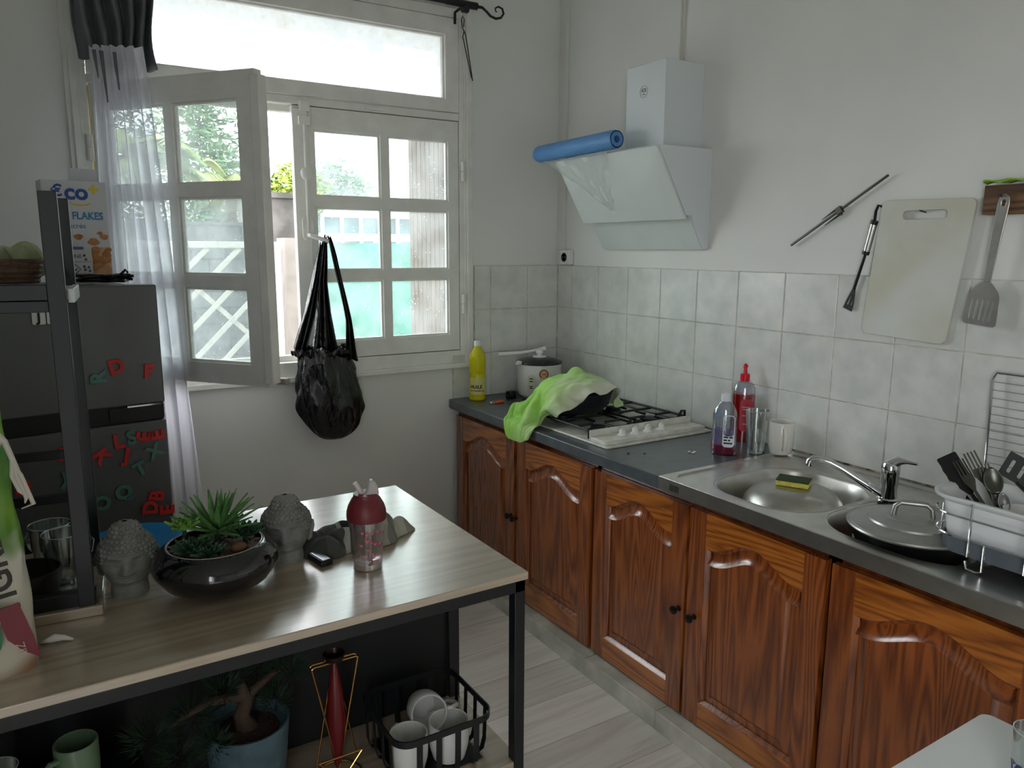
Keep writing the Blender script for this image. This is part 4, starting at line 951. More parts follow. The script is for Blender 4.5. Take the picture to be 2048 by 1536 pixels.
# dish rack
dr = thing('dish_rack', 'wire dish rack with a dark grey tray on the sink drainer', 'dish rack', (-.37, -2.36, Hc-.002))
grey_m = mat('grey_tray', '#5c646a', .4)
TR = rr(-.125, .145, -.30, .215, .05, 8)
b = MB(); b.rings([[(p[0], p[1], z) for p in inset(TR, d)] for d, z in ((.02, .020), (.004, .026), (0, .058), (.004, .058), (.008, .032))], True, False)
b.poly(M0, inset(TR, .006), (), .022, .030)
for k in range(9): b.box(-.10, .12, .17-k*.055, .178-k*.055, .030, .044)
part(b, 'tray', grey_m, dr)
def loop(P_, z, r, mb): mb.tube([(p[0], p[1], z) for p in P_], r, 8, closed=True)
b = MB(); o1 = inset(TR, -.012); loop(o1, .066, .0028, b); o2 = inset(TR, -.016); loop(o2, .112, .0026, b)
for (x, y) in ((-.141, .13), (-.141, .02), (-.141, -.1), (-.141, -.22), (.158, .13), (.158, -.1), (-.06, .231), (.06, .231)): b.cyl((x, y, .012 if x > -.14 else .03), (x, y, .145 if x < -.1 else .112), .0024, 8)
for y in (.10, -.2): b.tube([(-.138, y+.0, .066), (-.138, y, .006), (-.14, y+.012, .002), (-.14, y+.03, .004), (-.14, y+.034, .02)], .0026, 8)
for y in (.10, -.2): b.tube([(.155, y+.0, .066), (.155, y, .004)], .0026, 8)
part(b, 'wires', chrome_m, dr)
# cutlery tub
ct = thing('cutlery_tub', 'white plastic cutlery tub in the dish rack, full of knives and forks', 'tub', (-.400, -2.285, Hc+.042))
TB = rr(-.085, .085, -.165, .150, .04, 8)
b = MB(); b.rings([[(p[0]*(1+s_), p[1]*(1+s_)+0, z) for p in inset(TB, d)] for d, s_, z in ((.030, 0, 0), (.016, 0, .004), (.006, 0, .085), (-.006, 0, .092), (-.014, 0, .096), (-.016, 0, .104), (-.006, 0, .104), (.002, 0, .098), (.012, 0, .085), (.020, 0, .012))], True, True)
part(b, 'body', mat('tub_white', '#e3e6e6', .3), ct, smooth=50)
b = MB(); b.T = Matrix.Translation((-.084, .02, .05)) @ Matrix.Rotation(math.radians(-4), 4, 'Y')
def cutlery(name, label, base, tip, kind, m, cat, w=.011, face=(-1, -.8, .2)):
    """a knife, fork or spoon standing in the tub; base is its foot, tip its upper end"""
    base = Vector(base); tip = Vector(tip); L_ = (tip-base).length; v = (tip-base).normalized()
    n_ = Vector(face); n_ = (n_-v*n_.dot(v)).normalized(); u = v.cross(n_)
    M = Matrix((u, v, n_)).transposed().to_4x4()
    t = thing(name, label, cat, base); b = MB(); k = MB()
    part(MB().poly(M, [(-.004, 0), (.004, 0), (.0055, L_*.3), (.003, L_*.62), (-.003, L_*.62), (-.0055, L_*.3)], (), 0, .002), 'handle', m, t)
    if kind == 'fork':
        P_ = [(-.003, L_*.6), (.003, L_*.6), (w, L_*.72), (w, L_)]
        x = w; n4 = 4; tw = 2*w/7
        for q in range(4):
            x1 = w-q*2*tw; P_ += [(x1, L_), (x1-tw, L_)] if q else [(x1-tw, L_)]
            if q < 3: P_ += [(x1-tw, L_*.80), (x1-2*tw, L_*.80)]
        P_ += [(-w, L_*.72)]
        k.poly(M, P_, (), 0, .0016)
    elif kind == 'knife':
        k.poly(M, [(-.004, L_*.55), (.006, L_*.55), (w, L_*.66), (w*.9, L_*.9), (-.002, L_), (-.006, L_*.9)], (), 0, .0014)
    elif kind == 'spatula':
        k.poly(M, roundp([(-.004, L_*.5), (.004, L_*.5), (w*.9, L_*.66), (w, L_), (-w, L_), (-w*.9, L_*.66)], .005), (), 0, .004)
    else:
        nn = 20; rings_ = []
        for i in range(9):
            s_ = i/8; zz_ = L_*(.62+.38*s_); ww = w*max(.08, math.sin(PI*min(1, s_*.96+.03))**.6)
            rings_.append([M @ Vector((ww*(2*j/(nn-1)-1), zz_, -.006*math.sin(PI*s_)*(1-(2*j/(nn-1)-1)**2))) for j in range(nn)])
        k.rings(rings_, False, False, closed=False)
    part(k, 'head', m, t, solid=.0014 if kind == 'spoon' else 0)
    return t
z0 = Hc+.055
cutlery('spatula', 'wide black plastic spatula standing in the cutlery tub', (-.40, -2.24, z0), (-.37, -2.090, z0+.142), 'spatula', black_m, 'utensil', .022)
cutlery('table_knife', 'narrow black knife standing left of the black spatula in the tub', (-.39, -2.22, z0), (-.36, -2.075, z0+.118), 'knife', black_m, 'knife', .008)
cutlery('table_knife', 'steel knife tilted outward at the left end of the cutlery tub', (-.38, -2.21, z0), (-.35, -2.085, z0+.098), 'knife', darksteel_m, 'knife', .007)
cutlery('fork', 'red plastic fork poking low over the rim of the cutlery tub', (-.37, -2.19, z0), (-.33, -2.095, z0+.072), 'fork', mat('red_fork', '#d2213f', .3), 'fork', .014)
cutlery('fork', 'steel fork right behind the black spatula, tallest in the tub', (-.37, -2.25, z0), (-.36, -2.135, z0+.160), 'fork', darksteel_m, 'fork', .013)
cutlery('fork', 'steel fork leaning left in front of the tallest fork', (-.41, -2.25, z0), (-.385, -2.125, z0+.142), 'fork', darksteel_m, 'fork', .012)
cutlery('fork', 'steel fork upright at the left of the dark tablespoon', (-.40, -2.25, z0), (-.38, -2.178, z0+.145), 'fork', darksteel_m, 'fork', .011)
cutlery('spoon', 'large dark tablespoon standing bowl-up in the middle of the tub', (-.41, -2.26, z0), (-.39, -2.198, z0+.145), 'spoon', darksteel_m, 'spoon', .019)
cutlery('spoon', 'small dull teaspoon right of the large tablespoon', (-.42, -2.275, z0), (-.41, -2.238, z0+.100), 'spoon', mat('dull_spoon', '#8d8d8a', .4, .6), 'spoon', .012)
cutlery('fork', 'thin steel fork slanting towards the dark slotted turner', (-.41, -2.30, z0), (-.385, -2.225, z0+.075), 'fork', steel_m, 'fork', .010)
solo(MB().lathe([(.02, 0), (.034, .01), (.038, .03), (.035, .03), (.03, .012), (0, .004)], n=28), 'ladle_cup', mat('pale_cup', '#c9c9c5', .4), 'pale round measuring cup among the cutlery at the picture edge', 'cup', (-.415, -2.285, z0+.048))
Mx = frame((-.30, -2.245, Hc+.275), (.15, -.95, -.25), (.2, .3, .93)); Mx2 = Mx
t = thing('slotted_turner', 'dark grey slotted turner leaning over the cutlery tub', 'utensil', (-.36, -2.30, Hc+.055))
o_ = Vector((.36, 2.30, -Hc-.055))
Mq = frame(Vector((-.345, -2.235, Hc+.195))+o_, (0, -.94, -.34), (.10, -.34, .94))
part(MB().poly(Mq, roundp([(-.032, -.028), (.06, -.028), (.06, .03), (-.032, .03)], .004), [rr(-.020+.024*k, -.012+.024*k, -.016, .016, .003, 2) for k in range(3)], 0, .002), 'blade', mat('turner_grey', '#3c3d3e', .45), t)
part(MB().tube([Mq @ Vector((.01, -.026, .001)), Vector((.0, .0, .07)), Vector((0, .03, 0))], .0035, 8), 'handle', darksteel_m, t)

# ------------------------------------------------------------------ white side table at the camera's right
t = thing('side_table', 'white rounded table top in the lower right corner of the photo', 'table', (-1.3, -2.75, 0))
part(MB().poly(Matrix.Translation((1.3, 2.75, .615)), rr(-1.95, -.745, -3.3, -2.402, .018), (), 0, .022), 'top', mat('cool_white_top', '#e7ecec', .3), t, bevel=.003)
for x in (-.6, .5):
    for y in (-.5, .3): part(MB().cyl((x, y, 0), (x, y, .615), .018), 'leg', white_m, t)
t = tumbler((-.912, -2.553, .637), .108, .028, .0335, 'clear printed drinking glass on the white table top')
b = wrap_text('VERRE', .030, .0318, math.atan2(-.45, -1.2)+.1, .045, .0012)
part(b, 'print', mat('print_navy', '#2b3a66', .4), t)

# ------------------------------------------------------------------ fridge with letter magnets
FR = math.radians(8); F0 = Vector((-1.88, -.9, 0))
fg = thing('fridge_freezer', 'dark grey two-door fridge freezer covered with letter magnets', 'fridge', F0, FR)
# local frame: +x runs right along the front, the body lies behind at +y
FW = .62; FD = .52
part(MB().box(-FW+.005, -.005, .05, FD, .02, 1.36), 'body', mat('fridge_side', '#3a3c3d', .5), fg, bevel=.004)
part(MB().box(-FW, 0, 0, .055, 1.068, 1.369), 'freezer_door', fridge_m, fg, bevel=.004)
part(MB().box(-FW, 0, 0, .055, .06, 1.022), 'fridge_door', fridge_m, fg, bevel=.004)
part(MB().box(-FW+.002, -.002, .012, .05, 1.023, 1.067).box(-.13, -.003, .004, .02, 1.030, 1.063), 'door_gap', mat('gap_black', '#0c0d0e', .4), fg)
part(MB().box(-.09, -.01, .0, .012, 1.063, 1.067), 'trim', chrome_m, fg)
MF = Matrix.Translation(F0) @ Matrix.Rotation(FR, 4, 'Z')
mred = mat('magnet_red', '#c8332f', .5); mgreen = mat('magnet_green', '#547f76', .5)
for ch, u_, z, ang, cl_, lab in (
    ('D', .108, 1.169, 12, 'r', 'red letter D magnet high on the freezer door'), ('F', .035, 1.150, -4, 'r', 'red letter F magnet near the right edge of the freezer door'),
    ('R', .149, 1.147, 92, 'g', 'grey-green letter R magnet on its side, lowest on the freezer door'), ('L', .118, .980, 4, 'r', 'red letter L magnet left of the green S'),
    ('S', .087, .985, 10, 'g', 'grey-green letter S magnet under the handle gap'), ('E', .057, .984, 78, 'r', 'red letter E magnet tipped over, just right of the S'),
    ('E', .025, .984, 95, 'r', 'red letter E magnet at the right door edge under the gap'), ('K', .159, .950, -60, 'r', 'red letter K magnet beside the black rack post'),
    ('J', .102, .942, -12, 'r', 'red letter J magnet below the L and S'), ('X', .035, .941, 25, 'g', 'grey-green letter X magnet below the two tipped letters E'),
    ('T', .072, .901, 22, 'g', 'grey-green letter T magnet below the X'), ('Q', .116, .847, 10, 'g', 'grey-green round letter Q magnet in the middle of the fridge door'),
    ('O', .168, .829, -20, 'g', 'grey-green letter O magnet beside the black rack post'), ('B', .038, .823, 75, 'r', 'red letter B magnet lying on its side above the plant'),
    ('D', .056, .795, 85, 'r', 'red letter D magnet just above the succulent leaves'), ('E', .015, .780, 88, 'r', 'red letter E magnet lowest at the right door edge'),
    ('A', .255, .970, 90, 'r', 'red magnet seen between the bars of the black rack, top left'), ('C', .329, .907, 180, 'r', 'red curved magnet at the left, beside the rice bag'),
    ('Y', .241, .898, -30, 'g', 'grey-green letter Y magnet behind the lower bars of the rack')):
    b = MB(); text_into(b, ch, .048, Matrix.Rotation(math.radians(ang), 4, 'Z'), .0028, bold=.0022)
    p = MF @ Vector((-u_, -.0005, z))
    o = solo(b, 'letter_magnet', mred if cl_ == 'r' else mgreen, lab, 'magnet', p, group='letter magnets on the fridge', smooth=0)
    o.rotation_euler = (PI/2, 0, FR)
for ch, u_, lab in (('J', .262, 'white tile magnet with a black J behind the rack'), ('E', .232, 'white tile magnet with a black E, half hidden by the rack post')):
    b = MB().poly(M0, rr(-.0135, .0135, -.0155, .0155, .004), (), 0, .004); b.m = 1; text_into(b, ch, .028, Matrix.Translation((0, 0, .004)), .0005, bold=.001)
    o = solo(b, 'letter_tile', [mat('tile_white', '#dcdcd8', .4), MC['print_black']], lab, 'magnet', MF @ Vector((-u_, -.0005, 1.299)), group='white letter tiles on the fridge', smooth=0); o.rotation_euler = (PI/2, 0, FR)
# on top of the fridge
def onf(x, y, z=1.3695): return MF @ Vector((x, y, z))
box_m = mat('box_white', '#c9ccd0', .55)
t = thing('cereal_box', 'white corn flakes box standing on the fridge beside the curtain', 'cereal box', onf(-.117, .25), FR)
part(MB().box(-.075, .075, 0, .07, 0, .262), 'carton', box_m, t, bevel=.001)
b = MB().box(.005, .072, .069, .071, .258, .30); part(b, 'flap', box_m, t)
Mc = frame((0, -.0006, 0), (1, 0, 0), (0, 0, 1))
b = MB(); text_into(b, 'co', .056, Mc @ Matrix.Translation((.004, .232, 0)), .0003, bold=.0018); text_into(b, '€', .040, Mc @ Matrix.Translation((-.040, .234, 0)), .0003, bold=.0010); part(b, 'logo', mat('logo_blue', '#2d4f94', .5), t)
b = MB(); text_into(b, '+', .045, Mc @ Matrix.Translation((.045, .240, 0)), .0003, bold=.0016)
ar = [(.026*math.cos(a_), .010*math.sin(a_)) for a_ in [PI*1.05+PI*.9*i/14 for i in range(15)]]
b.poly(Mc @ Matrix.Translation((.012, .208, 0)), ar+[(x*.9, y*.55) for x, y in reversed(ar)], (), 0, .0005); part(b, 'logo_accent', mat('logo_yellow', '#d3bd3c', .5), t)
b = MB(); text_into(b, 'CORN FLAKES', .0265, Mc @ Matrix.Translation((-.010, .172, 0)) @ Matrix.Scale(.86, 4, (1, 0, 0)), .0003, bold=.0007); text_into(b, 'sucrés', .019, Mc @ Matrix.Translation((-.004, .146, 0)), .0003); text_into(b, 'FLAKES', .015, Mc @ Matrix.Translation((.038, .278, -.0705)), .0003, bold=.0003)
b.v = [(x, (y if z < .264 else y+.0005), z) for x, y, z in b.v]
part(b, 'print', mat('print_teal', '#2f7fb4', .5), t)
b = MB(); rg = random.Random(2)
fl_ = mat('flake_brown', '#b07c4e', .7, var=.25, vs=60); fl2 = mat('bowl_print', '#cfa27c', .7, var=.2, vs=40)
for x, z, r_ in ((.0, .118, .011), (.052, .128, .007), (.035, .106, .014), (.062, .118, .010), (-.022, .096, .008)):
    b.poly(Mc @ Matrix.Translation((x, z, 0)), [(r_*(1+.2*math.sin(3*a_+x*90))*math.cos(a_), r_*.7*math.sin(a_)) for a_ in [2*PI*i/16 for i in range(16)]], (), 0, .0004)
for i in range(22):
    x = rg.uniform(.018, .068); z = rg.uniform(.028, .086); r_ = rg.uniform(.007, .012)
    b.poly(Mc @ Matrix.Translation((x, z, .0004)), [(r_*math.cos(a_), r_*.75*math.sin(a_+.3)) for a_ in [2*PI*j/10 for j in range(10)]], (), 0, .0002+.0001*i)
b.m = 1; b.poly(Mc, [(.0, .09), (.074, .092), (.074, .012), (.04, .01), (.012, .04)], (), 0, .0003)
part(b, 'flakes_picture', [fl_, fl2], t, smooth=0)
t = thing('small_box', 'small pale box with hazard symbols in front of the corn flakes box', 'box', onf(-.142, .165), FR)
part(MB().box(-.035, .036, 0, .05, 0, .092), 'carton', mat('pale_box', '#b9bcbc', .6), t, bevel=.001)
Mc = frame((0, -.0006, 0), (1, 0, 0), (0, 0, 1)); b = MB().box(-.0355, .018, -.0009, .0, .085, .0925); part(b, 'band', mat('band_blue', '#4b5a8c', .5), t)
b = MB(); dm = [(.013, 0), (0, .013), (-.013, 0), (0, -.013)]
b.poly(Mc @ Matrix.Translation((-.004, .036, 0)), dm, [[(x*.82, y*.82) for x, y in dm]], 0, .0003); b.poly(Mc @ Matrix.Translation((-.004, .036, 0)), [(-.006, -.003), (.0, .0), (.005, .004), (.002, -.003), (-.004, -.005)], (), 0, .0003)
for x, z in ((.018, .07), (.021, .06), (.016, .042), (.026, .040), (.018, .034), (.028, .031), (.018, .016), (.026, .013)): b.poly(Mc @ Matrix.Translation((x, z, 0)), [(-.003, -.003), (.004, -.002), (.002, .004), (-.002, .003)], (), 0, .0003)
b.poly(Mc, [(-.033, .0535), (.034, .0535), (.034, .0545), (-.033, .0545)], (), 0, .0003)
text_into(b, 'XLINE', .014, Mc @ Matrix.Translation((-.006, .068, 0)), .0002)
part(b, 'print', mat('print_dark', '#4c4a50', .6), t)
b = MB(); rg = random.Random(5)
for k in range(5):
    P_ = [(-.055+.02*i+rg.uniform(-.008, .008), rg.uniform(-.012, .012), .005+.0035*k+rg.uniform(0, .003)) for i in range(7)]; b.tube(P_, .004, 7)
b.tube([(.04, 0, .02), (.055, .0, .034), (.06, 0, .026)], .0035, 7)
solo(b, 'cable_bundle', black_m, 'black coiled cable on the fridge right of the small pale box', 'cable', onf(-.095, .12), FR)

# ------------------------------------------------------------------ bin bag hanging from the window lever
bag_m = newmat('bin_liner')[0]
n = bag_m.node_tree; bs = n.nodes['Principled BSDF']; bs.inputs['Base Color'].default_value = (.008, .008, .009, 1); bs.inputs['Roughness'].default_value = .2
tcx = n.nodes.new('ShaderNodeTexCoord'); vx = n.nodes.new('ShaderNodeTexNoise'); vx.inputs['Scale'].default_value = 22; vx.inputs['Detail'].default_value = 4; vx.inputs['Distortion'].default_value = 1.2
mpx = n.nodes.new('ShaderNodeMapping'); mpx.inputs['Scale'].default_value = (1.3, 1.3, .45); n.links.new(tcx.outputs['Object'], mpx.inputs['Vector']); n.links.new(mpx.outputs['Vector'], vx.inputs['Vector'])
bpx = n.nodes.new('ShaderNodeBump'); bpx.inputs['Strength'].default_value = .7; bpx.inputs['Distance'].default_value = .012; n.links.new(vx.outputs['Fac'], bpx.inputs['Height']); n.links.new(bpx.outputs['Normal'], bs.inputs['Normal'])
t = thing('bin_bag', 'shiny black bin bag hanging by its handles from the window lever', 'bin bag', (-1.19, -.10, 1.06))
def sack(u, v):
    a = 2*PI*u; z = -.36*v
    w = .112*(1-.03*v)*(1-max(0, (v-.5)/.5)**2.6)**.5 if v < 1 else 0
    w *= (.86+.35*min(1, v*2.2)); dpt = .55
    rp = 1+.06*math.sin(a*7+v*6)*(1-v)+.03*math.sin(a*13-v*4)+.12*(noise.noise(Vector((math.cos(a)*2, math.sin(a)*2, v*4))))-.16*abs(noise.noise(Vector((math.cos(a)*4.5+3, math.sin(a)*4.5, v*3.2+math.cos(a)*2))))
    cx = .0+.025*v
    return (cx+w*rp*math.cos(a), w*rp*dpt*math.sin(a)-.0, z+.012*math.sin(a*3+1)*(1-v)-.02*math.cos(a)*(1-v))
part(MB().grid(sack, 110, 60, closed_u=True), 'sack', bag_m, t, smooth=180)
def ruffle(u, v):   # loose crumpled mouth
    a = 2*PI*u; r_ = .112-.05*v+.02*math.sin(a*4)*v
    return (-.015+r_*math.cos(a)*(1+.07*math.sin(9*a)), .6*r_*math.sin(a)*(1+.1*math.sin(11*a+1)), .0+.035*math.sin(v*PI)*(.6+.4*math.sin(7*a+2))+.012*math.sin(a*15+v*5)-.035*v)
part(MB().grid(ruffle, 96, 12, closed_u=True), 'mouth', bag_m, t, smooth=180)
def strap(P_, W_, ph):
    def f(u, v):
        s_ = v*(len(P_)-1); i = min(len(P_)-2, int(s_)); f_ = s_-i; p = Vector(P_[i]).lerp(Vector(P_[i+1]), f_); w = W_[i]*(1-f_)+W_[i+1]*f_
        return (p.x+(u-.5)*w, p.y+.012*math.sin(u*2*PI*2.5+ph+v*3)*min(1, w/.03), p.z+.006*math.sin(u*7+v*11))
    return MB().grid(f, 26, 40)
hz = .448
part(strap([(.028, .028, hz), (.012, .01, hz-.06), (-.004, .0, .27), (-.006, -.01, .15), (.0, 0, -.01)], [.010, .024, .036, .055, .11], 0), 'handle', bag_m, t, smooth=180, solid=.0015)
part(strap([(.040, .026, hz-.002), (.050, .0, hz-.08), (.068, -.02, .25), (.088, -.03, .12), (.10, -.02, -.04)], [.010, .018, .020, .026, .060], 2), 'handle', bag_m, t, smooth=180, solid=.0015)
gfm = sheer_mat('thin_film_grey', '#8d8a86', .75)
part(strap([(.006, .02, hz-.03), (-.030, .0, .27), (-.065, -.012, .14), (-.100, -.01, .02), (-.09, 0, -.02)], [.008, .026, .045, .055, .04], 1), 'handle', bag_m, t, smooth=180, solid=.0015)
#PART3
# ------------------------------------------------------------------ black-framed table in front
TX, TYn, TYf, TZ = -1.3205, -1.767, -1.077, .80
tb = thing('kitchen_table', 'wood-look table on a black metal frame in the foreground', 'table', (-2.2, -1.4, 0))
O = Matrix.Translation((2.2, 1.4, 0))
def tmb(): b = MB(); b.T = O.copy(); return b
top_m = wood('greige_oak', '#98876f', '#b3a38d', 'x', rough=.3, scale=1.6, coat=1, rings=7, bump=.04)
part(tmb().box(-2.73, TX, TYn, TYf, TZ-.017, TZ), 'tabletop', top_m, tb, bevel=.002)
top_m.node_tree.nodes['Principled BSDF'].inputs['Coat IOR'].default_value = 2.0; top_m.node_tree.nodes['Principled BSDF'].inputs['Coat Roughness'].default_value = .2
b = tmb(); r_ = .025
b.box(-2.73, TX-.006, TYn+.003, TYn+r_+.003, TZ-.042, TZ-.017); b.box(-2.73, TX-.006, TYf-.03, TYf-.005, TZ-.042, TZ-.017)
b.box(TX-.031, TX-.006, TYn+.003, TYf-.005, TZ-.042, TZ-.017); b.box(-2.73, TX-.02, TYn+.003, TYn+r_, .326, .351)
part(b, 'rail', black_metal, tb, bevel=.0015)
for x, y in ((TX-.031, TYn+.003), (TX-.031, TYf-.03), (-2.73, TYn+.003), (-2.73, TYf-.03)): part(tmb().box(x, x+r_, y, y+r_, 0, TZ-.042), 'leg', black_metal, tb, bevel=.0015)
part(tmb().box(TX-.038, TX-.010, -1.475, -1.447, 0, TZ-.042), 'post', black_metal, tb, bevel=.0015)
part(tmb().box(-2.73, TX-.041, -1.462, -1.45, .1, TZ-.02), 'back_panel', mat('black_panel', '#0e1013', .55), tb)
part(tmb().box(-2.73, TX-.012, TYn+.005, -1.463, .351, .367), 'shelf', top_m, tb, bevel=.002)

# black rack standing on the table
rk = thing('counter_rack', 'black metal rack with a wooden base standing on the left of the table', 'rack', (-2.0905, -1.521, TZ), math.radians(-5))
part(MB().box(-.62, 0.004, 0, .25, 0, .019), 'base_board', top_m, rk, bevel=.002)
part(MB().box(-.62, -.004, .012, .036, .019, .045).box(-.62, -.004, .215, .24, .06, .08).box(-.62, -.004, .22, .235, .155, .172).box(-.62, -.004, .22, .235, .245, .262).box(-.62, -.004, .2, .22, .019, .04), 'rail', black_metal, rk, bevel=.001)
for x, y in ((-.034, .008), (-.028, .215), (-.62, .008), (-.62, .215)): part(MB().box(x, x+.027, y, y+.025, .019, .752), 'post', black_metal, rk, bevel=.001)
part(MB().box(-.62, -.034, .008, .030, .572, .598).box(-.62, -.034, .008, .240, .552, .571), 'upper_shelf', black_metal, rk, bevel=.001)
part(MB().box(-.006, .0045, .03, .21, .566, .590).box(-.62, -.006, .032, .21, .572, .588), 'shelf_board', mat('pale_edge', '#d9dcdf', .3), rk, bevel=.001)
MR = Matrix.Translation((-2.0905, -1.521, TZ)) @ Matrix.Rotation(math.radians(-5), 4, 'Z')
def onr(x, y, z): return MR @ Vector((x, y, z))
# wicker basket with greens on the upper shelf
t = thing('wicker_basket', 'brown wicker basket on the upper shelf of the black rack', 'basket', onr(-.17, .12, .5985))
wk_m = mat('wicker', '#4a3527', .7, bump=.5, bs=90, var=.3, vs=80)
b = MB()
for k in range(5): b.tube([(p[0], p[1], .004+.0085*k) for p in rr(-.12-.002*k, .115+.002*k, -.085, .085, .03, 6)], .0045, 6, closed=True)
b.box(-.11, .105, -.07, .07, 0, .004)
part(b, 'weave', wk_m, t)
rg = random.Random(21)
for i, (x, lean, c_, lab) in enumerate(((-.085, -.5, '#9aa37f', 'pale green packet leaning in the wicker basket, leftmost'), (-.045, -.75, '#b6b89a', 'cream and green packet leaning in the wicker basket'), (-.01, -.6, '#8d7a66', 'brownish packet leaning in the middle of the wicker basket'), (.03, -.55, '#a3a88a', 'grey-green packet leaning right of the brownish one'), (.065, -.5, '#8f9a74', 'dull green packet leaning at the right end of the wicker basket'))):
    b = MB().grid(lambda u, v: ((u-.5)*.055+v*.07*lean, .004*math.sin(u*9+i), v*(.05+.008*(i % 3))+.006*math.sin(u*6+i)), 10, 10)
    solo(b, 'food_packet', mat('packet%d' % i, c_, .5, var=.2, vs=30), lab, 'packet', tuple(onr(-.17+x+.06, .085+.012*i, .606)), math.radians(8*i-12), group='packets in the wicker basket', solid=.005)
solo(MB().grid(lambda u, v: (.05*(u-.5)*(1+.3*math.sin(v*9)), .02*math.sin(u*9+v*4), .035*v+.012*math.sin(u*11+v*5)), 24, 14), 'plastic_wrap', mat('white_wrap', '#d8d6d6', .35), 'white crumpled wrap at the left of the wicker basket', 'wrap', tuple(onr(-.285, .05, .606)), solid=.002, smooth=180)
# glass mugs and bowl on the rack base
def glass_mug(loc, rz, label):
    t = thing('glass_mug', label, 'glass mug', loc, rz, 'footed glass mugs on the rack base')
    b = MB(); n = 40
    def ring(r, z, fl=0, ph=0): return [(r*(1+fl*math.cos(10*(2*PI*j/n)+ph))*math.cos(2*PI*j/n), r*(1+fl*math.cos(10*(2*PI*j/n)+ph))*math.sin(2*PI*j/n), z) for j in range(n)]
    b.rings([ring(.027, 0), ring(.028, .004), ring(.016, .009), ring(.015, .016), ring(.024, .027, .03), ring(.031, .045, .035, 1.5), ring(.0335, .065, .035), ring(.035, .082, .01), ring(.037, .108), ring(.0352, .108), ring(.031, .05), ring(.02, .027)], True, True)
    part(b, 'body', glass_m, t, smooth=25)
    part(MB().tube([(.034, 0, .085), (.048, 0, .088), (.055, 0, .075), (.05, 0, .055), (.03, 0, .04)], .0035, 8), 'handle', glass_m, t)
    part(MB().lathe([(.0352, .1075), (.0365, .1092), (.037, .1075)], n=40, cap0=False, cap1=False), 'rim', MC['glass_bright'], t)
    part(MB().lathe([(.026, .0005), (.027, .0035), (.018, .0055)], n=30, cap0=False, cap1=False), 'foot', MC['glass_bright'], t)
glass_mug(onr(-.056, .118, .0195), .5, 'footed glass mug in front, right beside the rack post')
glass_mug(onr(-.083, .180, .0195), 2.4, 'footed glass mug behind the other one, farther from the post')
solo(MB().lathe([(.035, 0), (.046, .004), (.053, .018), (.056, .052), (.0565, .055), (.0545, .055), (.051, .02), (.044, .007), (0, .005)], n=48), 'metal_bowl', mat('dark_bowl', '#4d4a45', .3, .85), 'dark grey metal bowl on the rack base, half behind the rice bag', 'bowl', tuple(onr(-.118, .092, .0195)))
# rice bag
bt = thing('rice_bag', 'green and cream rice bag standing on the table at the left picture edge', 'bag', (-2.33, -1.62, TZ))
def bagm():
    M, n, bs = newmat('printed_bag'); L = n.links
    t = n.nodes.new('ShaderNodeTexCoord'); sp = n.nodes.new('ShaderNodeSeparateXYZ'); L.new(t.outputs['Object'], sp.inputs[0])
    q = n.nodes.new('ShaderNodeTexNoise'); q.inputs['Scale'].default_value = 14; q.inputs['Detail'].default_value = 1; L.new(t.outputs['Object'], q.inputs['Vector'])
    a = n.nodes.new('ShaderNodeMath'); a.operation = 'MULTIPLY_ADD'; a.inputs[1].default_value = .16; L.new(q.outputs['Fac'], a.inputs[0]); L.new(sp.outputs['Z'], a.inputs[2])
    r = n.nodes.new('ShaderNodeValToRGB'); e = r.color_ramp.elements; r.color_ramp.interpolation = 'LINEAR'
    e[0].position = .07; e[0].color = (*hx('#9d7458'), 1); e[1].position = .13; e[1].color = (*hx('#d6cfba'), 1)
    for p_, c_ in ((.27, '#dcd8c8'), (.285, '#5f8f2f'), (.34, '#79a83a'), (.40, '#3f7a2e'), (.46, '#8cc04a'), (.52, '#2f6b2c')):
        x = e.new(p_); x.color = (*hx(c_), 1)
    L.new(a.outputs[0], r.inputs['Fac']); L.new(r.outputs['Color'], bs.inputs['Base Color']); bs.inputs['Roughness'].default_value = .3
    return M
def sackf(u, v):
    a = 2*PI*u; hw = .142-.010*v-.010*v*v; hd = .055*(1-.75*v)+.006
    e = .45; cx = math.copysign(abs(math.cos(a))**e, math.cos(a)); sy = math.copysign(abs(math.sin(a))**e, math.sin(a))
    n_ = noise.noise(Vector((cx*3, sy*3, v*6)))*.006
    return ((hw+n_)*cx, (hd+n_)*sy+.02*v, .455*v+(.008*math.sin(a*3) if v > .9 else 0))
b = MB().grid(sackf, 80, 40, closed_u=True); b.add([sackf(i/80, 0) for i in range(80)], [tuple(range(80))])
part(b, 'sack', bagm(), bt, smooth=60)
Mb_ = frame((0, 0, 0), (1, 0, 0), (0, 0, 1))
b = MB(); text_into(b, "TIGRE 'KOM", .050, Matrix.Translation((.095, -.0625, .235)) @ Matrix.Rotation(PI/2, 4, 'X') @ Matrix.Rotation(math.radians(98), 4, 'Z'), .0006, bold=.001)
part(b, 'lettering', mat('print_brown', '#2f2620', .5), bt)
b = MB().poly(frame((.118, -.0632, .065), (1, 0, 0), (-.12, 0, 1)), [(-.016, .05), (.014, .058), (.022, .0), (.024, -.04), (.006, -.025), (-.012, .0)], (), 0, .0012)
b.m = 1; text_into(b, 'RIZ', .016, Matrix.Translation((.124, -.065, .045)) @ Matrix.Rotation(PI/2, 4, 'X') @ Matrix.Rotation(math.radians(100), 4, 'Z'), .0004)
part(b, 'red_mark', [mat('maroon', '#7a2233', .4), mat('print_pale', '#c9b9a8', .5)], bt)
b = MB().poly(frame((.045, -.0632, .07), (1, 0, 0), (0, 0, 1)), [(.055*math.cos(a_*PI/20), .05*math.sin(a_*PI/20)) for a_ in range(40)], (), 0, .001)
